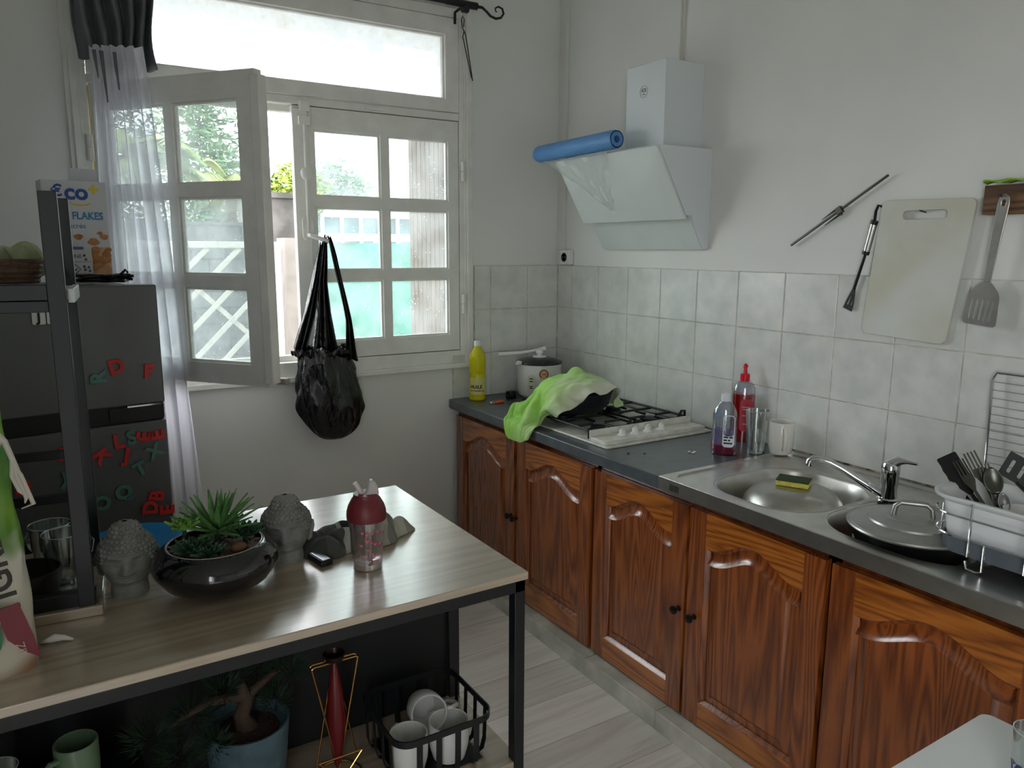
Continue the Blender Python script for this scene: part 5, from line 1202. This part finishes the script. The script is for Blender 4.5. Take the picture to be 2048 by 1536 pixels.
b.m = 1; b.poly(frame((.045, -.0642, .09), (1, 0, 0), (0, 0, 1)), [(-.03, -.013), (.045, -.013), (.045, .013), (-.03, .013)], (), 0, .001)
part(b, 'badge', [mat('badge_green', '#2d7a4c', .4), mat('badge_pale', '#b9c8c4', .4)], bt)
b = MB()
for k in range(3): b.tube([(.118, -.03, .385-.012*k), (.130, -.035, .37), (.137+.003*k, -.036, .34-.01*k), (.134+.006*k, -.036, .315), (.142+.008*k, -.034, .29-.012*k), (.152-.005*k, -.034, .277-.008*k)], [.005, .0045, .0035, .003, .0035, .001], 7)
part(b, 'drawstring', mat('string', '#cfc9bd', .8), bt)
solo(MB().tube([(0, 0, .006), (.022, -.006, .012), (.035, -.002, .007), (.048, -.010, .004)], [.002, .007, .005, .002], 8).tube([(.0, 0, .006), (.018, .012, .004), (.030, .010, .008)], [.002, .005, .001], 7), 'string_knot', mat('string_white', '#dddad2', .7), 'frayed white string end lying on the table right of the rice bag', 'string', (-2.186, -1.592, TZ), smooth=180)
# blue plastic plate
t = thing('plate', 'blue plastic plate on the table behind the left stone head', 'plate', (-2.0, -1.195, TZ))
part(MB().lathe([(.05, 0), (.055, .002), (.075, .012), (.100, .018), (.1005, .0195), (.075, .0145), (.054, .004), (0, .003)], n=64), 'dish', mat('blue_plastic', '#2a84c4', .18), t)
# stone buddha-style heads
def stone_head(loc, rz, label):
    t = thing('stone_head', label, 'figurine', loc, rz, 'grey stone heads on the table')
    prof = [(0, .034, .033), (.012, .0335, .032), (.024, .032, .031), (.030, .034, .035), (.036, .038, .041), (.046, .0425, .045), (.060, .0465, .0475), (.075, .0485, .0485), (.088, .0485, .049), (.098, .046, .047), (.108, .040, .042), (.116, .032, .034), (.121, .027, .028), (.130, .024, .025), (.138, .018, .019), (.143, .010, .010), (.1445, .003, .003)]
    def rad(z):
        for i in range(len(prof)-1):
            if prof[i][0] <= z <= prof[i+1][0]:
                f = (z-prof[i][0])/(prof[i+1][0]-prof[i][0]); f = f*f*(3-2*f)*.5+f*.5
                return [prof[i][k]+(prof[i+1][k]-prof[i][k])*f for k in (1, 2)]
        return prof[-1][1:]
    G = lambda x, s_: math.exp(-(x/s_)**2)
    def hairline(a): return .0915-.030*min(1, abs(a)/1.25)**2.2-(.01 if abs(a) > 1.5 else 0)
    def f(u, v):
        a = 2*PI*u-PI; z = .1445*v; rx, ry = rad(z); d = 0
        if abs(a) < 1.5:
            fr = math.cos(a)
            d += .0125*G(a, .17)*max(0, min(1, (.083-z)/.026))*(1 if z > .055 else G(z-.055, .004))        # nose
            d += .003*G(a-.17, .1)*G(z-.058, .005)+.003*G(a+.17, .1)*G(z-.058, .005)                      # nostrils
            for s_ in (1, -1):
                d -= .0065*G(a-s_*.42, .24)*G(z-.0755, .008)                                             # sockets
                d += .0042*G(a-s_*.43, .19)*G(z-.0735, .0035)                                            # lids
                d += .0040*G(a-s_*.45, .28)*G(z-.0845-.003*math.cos((a-s_*.45)*4), .0028)                # brows
                d += .0022*G(a-s_*.55, .3)*G(z-.058, .010)                                               # cheeks
            d += .0050*G(a, .23)*G(z-.0478, .0024)+.0052*G(a, .20)*G(z-.0425, .0026)-.0036*G(a, .26)*G(z-.0452, .0012)
            d += .004*G(a, .3)*G(z-.0345, .005)-.002*G(a, .25)*G(z-.0385, .002)
        if z > hairline(a) or abs(a) > 1.7 and z > .045: d += .0020
        return ((rx+d)*math.sin(a), -(ry+d)*math.cos(a), z)
    b = MB().grid(f, 120, 110, closed_u=True); b.add([f(i/120, 0) for i in range(120)], [tuple(range(120))])
    part(b, 'head', stone_m, t, smooth=80)
    b = MB(); k = 0
    z = .052
    while z < .1425:
        rx, ry = rad(z); n_ = max(3, int(2*PI*rx/.0092)); k += 1
        for j in range(n_):
            a = 2*PI*(j+.5*(k % 2))/n_-PI
            if z < hairline(a)+.004: continue
            if 1.25 < abs(a) < 1.75 and z < .078: continue
            c = Vector(((rx+.0018)*math.sin(a), -(ry+.0018)*math.cos(a), z))
            nn = Vector((math.sin(a), -math.cos(a), .25)).normalized(); e1 = nn.orthogonal().normalized(); e2 = nn.cross(e1); r0 = .0042
            b.rings([[c+nn*h_+e1*r_*math.cos(q*PI/4)+e2*r_*math.sin(q*PI/4) for q in range(8)] for r_, h_ in ((r0*1.05, -.001), (r0, .0012), (r0*.65, .0030), (r0*.3, .0034))], False, True)
        z += .0078 if z < .12 else .0068
    part(b, 'hair_curls', stone_m, t, smooth=60)
    for s_ in (-1, 1):
        b = MB().tube([(s_*.046, .006, .083), (s_*.0515, .009, .079), (s_*.0525, .010, .068), (s_*.050, .007, .056), (s_*.0475, .004, .045), (s_*.043, .002, .040)], [.003, .0062, .0058, .0052, .006, .003], 10)
        part(b, 'ear', stone_m, t)
stone_head((-2.034, -1.440, TZ), math.radians(-8), 'grey cement head with curled hair, left of the black planter')
stone_head((-1.728, -1.440, TZ), math.radians(-20), 'grey cement head with curled hair, right of the black planter')
# succulent planter
pl = thing('succulent_planter', 'squat glossy black bowl planted with artificial succulents on the table', 'plant', (-1.886, -1.515, TZ))
part(MB().lathe([(.05, 0), (.062, .004), (.098, .026), (.115, .050), (.118, .062), (.114, .076), (.102, .090), (.090, .0975), (.086, .097), (.088, .09), (.086, .082), (0, .082)], n=72), 'bowl', mat('black_glaze', '#0a0b0f', .12, coat=.6), pl)
part(MB().lathe([(.0865, .0965), (.0885, .0988), (.0905, .0975)], n=72, cap0=False, cap1=False), 'rim', mat('rim_worn', '#8f8c86', .3), pl)
b = MB(); rg = random.Random(3)
for i in range(260):
    r_ = .083*math.sqrt(rg.random()); a = rg.uniform(0, 2*PI); s_ = rg.uniform(.004, .009)
    b.ball((r_*math.cos(a), r_*math.sin(a), .084+rg.uniform(0, .004)), s_, 6, rg.uniform(.8, 1.4), rg.uniform(.8, 1.3), .6)
o = part(b, 'gravel', mat('pebbles', '#6b5c4c', .8, col2='#3c342d', vs=60), pl); o['kind'] = 'stuff'
def leafy(mb, c, az, el, L_, w, th=.0015, curl=.25, tipk=.0):
    """one pointed fleshy leaf with a V-section, springing from c"""
    d = Vector((math.cos(az)*math.cos(el), math.sin(az)*math.cos(el), math.sin(el))); s_ = Vector((-math.sin(az), math.cos(az), 0)); n_ = s_.cross(d)
    rows_ = []
    for i in range(9):
        f = i/8; ww = w*(math.sin(PI*min(1, f*.62+.2))**.8)*(1-f**3.2)+.0003; cdir = d*L_*f-n_*(-1)*(curl*L_*f*f)*(-1 if tipk else 1)*.5
        p = Vector(c)+d*(L_*f)+Vector((0, 0, -1))*curl*L_*f*f*.45
        rows_.append([p-s_*ww+n_*ww*.45, p-n_*th, p+s_*ww+n_*ww*.45, p+n_*th])
    mb.rings(rows_, True, True)
gre1 = mat('leaf_green', '#6f9b58', .4, col2='#3c6a3a', vs=25); gre2 = mat('leaf_dark', '#35553a', .45, col2='#22392a', vs=30); gre3 = mat('leaf_fresh', '#7fae4d', .4, col2='#5b8a3c', vs=30)
rg = random.Random(14)
b = MB(); C0 = (.008, .012, .112)
for k in range(46):
    f = k/46; el = 1.45-1.25*f**.8+rg.uniform(-.08, .08); az = k*2.399+rg.uniform(-.1, .1)
    leafy(b, (C0[0]+.006*math.cos(az), C0[1]+.006*math.sin(az), C0[2]+.012*(1-f)), az, el, .070+.025*math.sin(PI*f)+rg.uniform(-.008, .008), .0058, curl=.22)
part(b, 'agave', gre1, pl, smooth=30)
def rosette(name, c, R_, n_, m_, w, el0=1.3, el1=.15, seed=1):
    rg = random.Random(seed); b = MB()
    for k in range(n_):
        f = k/n_; az = k*2.399; leafy(b, (c[0]+.003*math.cos(az), c[1]+.003*math.sin(az), c[2]), az, el0-(el0-el1)*f+rg.uniform(-.06, .06), R_*(.45+.55*f), w*(.6+.4*f), .0025, curl=.02)
    part(b, name, m_, pl, smooth=50)
rosette('rosette', (-.045, -.025, .098), .045, 34, gre2, .010, seed=2)
rosette('rosette', (.055, -.010, .105), .040, 40, gre2, .009, el1=.35, seed=3)
rosette('rosette', (-.052, .012, .130), .042, 22, gre3, .0085, el1=.3, seed=4)
rosette('rosette', (-.02, -.050, .094), .036, 26, gre2, .008, seed=6)
rosette('rosette', (.03, .035, .112), .040, 26, gre2, .009, el1=.4, seed=7)
for p0, p1, r0 in (((-.052, .012, .08), (-.052, .012, .132), .004), ((.008, .012, .08), (.008, .012, .115), .006), ((.055, -.01, .08), (.055, -.01, .108), .005)): part(MB().tube([p0, p1], r0, 8), 'stem', gre2, pl)
b = MB().ball((.035, -.045, .094), .013, 14, 1.2, .9, .8); part(b, 'stone', mat('brown_stone', '#6f4c33', .7), pl)
# device, t-shirt, cup
t = thing('pocket_device', 'small black and silver device lying between the right stone head and the cup', 'device', (-1.674, -1.492, TZ), math.radians(-80))
part(MB().box(-.032, .032, -.014, .014, 0, .013), 'body', black_m, t, bevel=.003); part(MB().box(-.026, .029, -.0095, .0095, .0125, .0145), 'plate', mat('silver_plate', '#d3d6dc', .18, .9), t, bevel=.0015)
def heap(u, v):
    a = 2*PI*u; R_ = (1-.0)*v
    rx = .130*(1+.18*math.sin(2*a+1)+.14*math.sin(3*a-.5)+.08*math.sin(7*a)); ry = .068*(1+.2*math.sin(3*a+2)+.12*math.sin(5*a))
    x = rx*R_*math.cos(a); y = ry*R_*math.sin(a)
    n1 = abs(noise.noise(Vector((x*16, y*22, .3)))); n2 = abs(noise.noise(Vector((x*34+5, y*40, 1.7))))
    z = (.046*(1-R_**3)**.6)*(.45+1.1*n1)+.010*n2*(1-R_)+.014*max(0, 1-((x-.10)/.05)**2)*(1-R_**4)
    return (x, y, max(.0015, z))
def tee():
    M, n, bs = newmat('striped_jersey'); L = n.links
    t = n.nodes.new('ShaderNodeTexCoord'); sp = n.nodes.new('ShaderNodeSeparateXYZ'); q = n.nodes.new('ShaderNodeTexNoise'); q.inputs['Scale'].default_value = 9
    L.new(t.outputs['Object'], sp.inputs[0]); L.new(t.outputs['Object'], q.inputs['Vector'])
    a = n.nodes.new('ShaderNodeMath'); a.operation = 'MULTIPLY_ADD'; a.inputs[1].default_value = .06; L.new(q.outputs['Fac'], a.inputs[0]); L.new(sp.outputs['X'], a.inputs[2])
    r = n.nodes.new('ShaderNodeValToRGB'); e = r.color_ramp.elements; r.color_ramp.interpolation = 'CONSTANT'
    mp = n.nodes.new('ShaderNodeMapRange'); mp.inputs['From Min'].default_value = -.13; mp.inputs['From Max'].default_value = .2; L.new(a.outputs[0], mp.inputs['Value'])
    e[0].position = 0; e[0].color = (*hx('#3a3b38'), 1); e[1].position = .28; e[1].color = (*hx('#4a4b46'), 1)
    for p_, c_ in ((.42, '#9b9b90'), (.46, '#2c2d2b'), (.6, '#3a3b38'), (.68, '#a6a597'), (.74, '#77776c'), (.8, '#a9a89a'), (.9, '#8c8b7e')):
        x = e.new(p_); x.color = (*hx(c_), 1)
    L.new(mp.outputs[0], r.inputs['Fac']); L.new(r.outputs['Color'], bs.inputs['Base Color']); bs.inputs['Roughness'].default_value = .85
    return M
solo(MB().grid(heap, 120, 36, closed_u=True), 'crumpled_shirt', tee(), 'crumpled dark grey and beige striped garment lying behind the drinking cup', 'clothing', (-1.583, -1.425, TZ+.0005), math.radians(-6), smooth=180)
cp = thing('sippy_cup', 'clear child cup with red lid, straw and pink hearts on the table', 'cup', (-1.597, -1.572, TZ))
part(MB().lathe([(.027, 0), (.030, .002), (.0315, .03), (.0345, .075), (.038, .112), (.038, .116)], n=44, cap1=False).lathe([(.0355, .112), (.032, .072), (.0285, .02), (.0, .012)], n=44, cap0=False), 'body', clear_mat('cup_clear', '#f3eef0', .4, .12), cp)
part(MB().lathe([(.0275, .002), (.0283, .014), (0, .0135)], n=40), 'base', mat('cup_base', '#d9d2c4', .3, trans=.6), cp)
part(MB().lathe([(.0405, .108), (.0412, .116), (.0405, .126), (.037, .138), (.030, .151), (.026, .156), (.0255, .163), (.0, .163)], n=44), 'lid', mat('dark_red_lid', '#6b2129', .45), cp)
part(MB().poly(frame((.010, -.008, .160), (1, -.2, 0), (0, 0, 1)), [(-.016, 0), (.014, 0), (.012, .018), (.006, .030), (-.002, .033), (-.007, .026), (-.009, .012)], (), -.009, .009), 'spout_guard', mat('spout_grey', '#b9b4b2', .35), cp, bevel=.003)
part(MB().tube([(-.004, 0, .155), (-.014, 0, .172), (-.023, .0, .188)], .0052, 12), 'mouthpiece', mat('straw_pale', '#cfc9c2', .3), cp)
part(MB().tube([(.006, 0, .015), (.004, 0, .155)], .004, 10), 'straw', MC['straw_pale'], cp)
hm = mat('heart_pink', '#d2606f', .5)
b = MB(); rg = random.Random(9)
heart = [(.5*16*math.sin(q_)**3/16, (13*math.cos(q_)-5*math.cos(2*q_)-2*math.cos(3*q_)-math.cos(4*q_))/32) for q_ in [2*PI*i/20 for i in range(20)]]
for a, z, s_ in ((-2.2, .088, .007), (-1.95, .084, .007), (-1.65, .086, .007), (-1.3, .088, .007), (-1.95, .070, .009), (-1.9, .050, .007), (-1.62, .040, .006), (-1.95, .030, .006), (-1.5, .022, .007), (-1.2, .035, .007), (-1.1, .06, .009), (-1.45, .062, .009), (-1.0, .082, .007), (-2.3, .06, .008), (-2.35, .038, .006), (-.8, .05, .008), (-.75, .08, .007), (-1.68, .066, .006)):
    r_ = .0312+(z-.03)*.078+.0006
    if a > -3: b.add([(r_*math.cos(a+x*s_/r_), r_*math.sin(a+x*s_/r_), z+y*s_) for x, y in reversed(heart)], [tuple(range(20))])
part(b, 'hearts', hm, cp, smooth=0)

# ------------------------------------------------------------------ on the lower shelf
SZ = .3675
pp = thing('potted_pine', 'artificial dwarf pine in a blue-grey pot on the dark lower shelf', 'plant', (-1.865, -1.600, SZ))
part(MB().lathe([(.055, 0), (.06, .004), (.072, .10), (.0785, .17), (.080, .188), (.076, .188), (.074, .17), (0, .165)], n=48), 'pot', mat('blue_grey_pot', '#4d646d', .6, col2='#3a505a', vs=18, bump=.3, bs=60), pp)
part(MB().lathe([(.075, .166), (.04, .174), (0, .176)], n=30), 'soil', mat('soil', '#3a2a20', .95, bump=1, bs=120), pp)
tr_m = mat('pine_bark', '#43342a', .85, bump=.5, bs=60)
part(MB().tube([(.0, 0, .17), (-.008, .005, .20), (.004, 0, .235), (-.01, 0, .27)], [.022, .016, .014, .010], 10).tube([(0, 0, .235), (.04, 0, .262), (.075, 0, .28)], [.010, .007, .004], 8).tube([(0, 0, .24), (-.07, -.01, .255), (-.14, -.02, .235)], [.010, .008, .004], 8), 'trunk', tr_m, pp)
b = MB(); rg = random.Random(31)
for c, r_ in (((.085, .0, .27), .042), ((.05, -.02, .225), .035), ((-.04, 0, .265), .04), ((-.10, -.01, .235), .05), ((-.17, -.02, .22), .05), ((-.13, -.03, .175), .045), ((-.07, -.05, .19), .035), ((.03, .02, .285), .035)):
    for i in range(330):
        d = Vector((rg.gauss(0, 1), rg.gauss(0, 1), rg.gauss(.2, .8))).normalized(); p = Vector(c)+d*r_*rg.uniform(.25, .85); e_ = d.orthogonal().normalized()*.0011
        q = p+d*r_*.42+Vector((0, 0, .006)); b.add([p-e_, p+e_, q], [(0, 1, 2)])
o = part(b, 'needles', mat('pine_needles', '#1f3a22', .7, col2='#122616', vs=20), pp, smooth=0)
# gold wire stand with a red taper
gold = mat('rose_gold', '#c99a5b', .22, 1)
gw = thing('candle_stand', 'gold geometric wire stand holding a dark red spindle on the lower shelf', 'candle holder', (-1.690, -1.610, SZ))
b = MB(); zt, zb = .262, .062
for s_ in (-1, 1): b.tube([(-.048, s_*.006, zt), (-.044, s_*.006, zt+.003), (.044, s_*.006, zt+.003), (.048, s_*.006, zt)], .0018, 6)
b.tube([(-.048, -.006, zt), (.0, -.006, .02)], .0018, 6); b.tube([(.048, -.006, zt), (.0, -.006, .02)], .0018, 6)
b.tube([(0, .006, zt+.003), (-.046, .006, .02)], .0018, 6); b.tube([(0, .006, zt+.003), (.046, .006, .02)], .0018, 6)
b.tube([(-.046, -.02, .06), (.046, -.02, .06)], .0018, 6); b.tube([(-.046, -.02, .06), (0, -.02, .003)], .0018, 6); b.tube([(.046, -.02, .06), (0, -.02, .003)], .0018, 6)
b.tube([(.05*math.cos(q_*PI/16), .05*math.sin(q_*PI/16), .003) for q_ in range(32)], .002, 6, closed=True)
part(b, 'wires', gold, gw)
part(MB().lathe([(.003, .022), (.008, .035), (.017, .10), (.019, .14), (.016, .19), (.008, .245), (.004, .262)], n=24), 'spindle', mat('dark_red_glass', '#5f1419', .25), gw)
part(MB().lathe([(.006, .262), (.020, .270), (.0225, .282), (.0215, .282), (.018, .272), (0, .268)], n=28), 'cup', mat('dark_cup', '#2a1d18', .3, .6), gw)
# strap basket of mugs
bk = thing('mug_basket', 'black metal strap basket of white mugs on the lower shelf', 'basket', (-1.494, -1.625, SZ))
def ribbon(P_, w, th, closed=False):
    b = MB(); n_ = len(P_); rs = []
    for i in range(n_+(1 if closed else 0)):
        p = Vector(P_[i % n_]); a = Vector(P_[(i-1) % n_]) if closed or i else p; c = Vector(P_[(i+1) % n_]) if closed or i < n_-1 else p
        d = (c-a).normalized(); o_ = Vector((d.y, -d.x, 0)).normalized()*th
        rs.append([p-o_+Vector((0, 0, -w/2)), p+o_+Vector((0, 0, -w/2)), p+o_+Vector((0, 0, w/2)), p-o_+Vector((0, 0, w/2))])
    b.rings(rs, not closed, not closed); return b
RB = rr(-.112, .112, -.11, .11, .035, 7); RBb = inset(RB, .012)
part(ribbon([(p[0], p[1], .108) for p in RB], .015, .0015, True), 'rim', black_metal, bk)
b = MB()
for sx, sy, ux, uy in ((-1, 0, 0, 1), (1, 0, 0, 1), (0, -1, 1, 0), (0, 1, 1, 0)):
    for k in (-.066, -.022, .022, .066):
        x, y = sx*.112+ux*k, sy*.11+uy*k; xi, yi = sx*.098+ux*k, sy*.096+uy*k
        w = .0065; pts = [(x, y, .104), (sx*.110+ux*k, sy*.108+uy*k, .03), (sx*.104+ux*k, sy*.102+uy*k, .008), (sx*.09+ux*k, sy*.088+uy*k, .0015)]
        rs = [[(p[0]-ux*w-sx*.001, p[1]-uy*w-sy*.001, p[2]), (p[0]+ux*w-sx*.001, p[1]+uy*w-sy*.001, p[2]), (p[0]+ux*w+sx*.001, p[1]+uy*w+sy*.001, p[2]), (p[0]-ux*w+sx*.001, p[1]-uy*w+sy*.001, p[2])] for p in pts]
        b.rings(rs, True, True)
part(b, 'straps', black_metal, bk)
part(MB().box(-.092, .092, -.09, .09, .0005, .003), 'floor', black_metal, bk)
grp = 'white mugs in the black basket'
mug_m = mat('basket_mug', '#dcdcd8', .25)
mug((-1.555, -1.668, SZ+.0035), math.radians(95), 'white mug standing front left in the black basket', .041, .085, mug_m, grp)
mug((-1.462, -1.672, SZ+.0035), math.radians(100), 'white mug standing front right in the black basket', .044, .085, mug_m, grp)
o = mug((-1.475, -1.560, SZ+.068), 0, 'white mug lying on its side behind the two standing ones', .041, .085, mug_m, grp)
o.rotation_euler = (math.radians(72), 0, math.radians(-12))
# far left of the lower shelf
solo(MB().box(-.16, .16, -.09, .09, 0, .175), 'storage_box', black_m, 'black box at the dark left end of the lower shelf', 'box', (-2.21, -1.62, SZ), bevel=.004)
mug((-2.150, -1.640, SZ+.1755), math.radians(215), 'pale green mug in the dark at the lower left of the photo', .034, .096, mat('green_mug', '#637c60', .35))
t = tumbler((-2.262, -1.66, SZ+.1755), .10, .026, .032, 'drinking glass barely seen in the dark, left of the green mug')
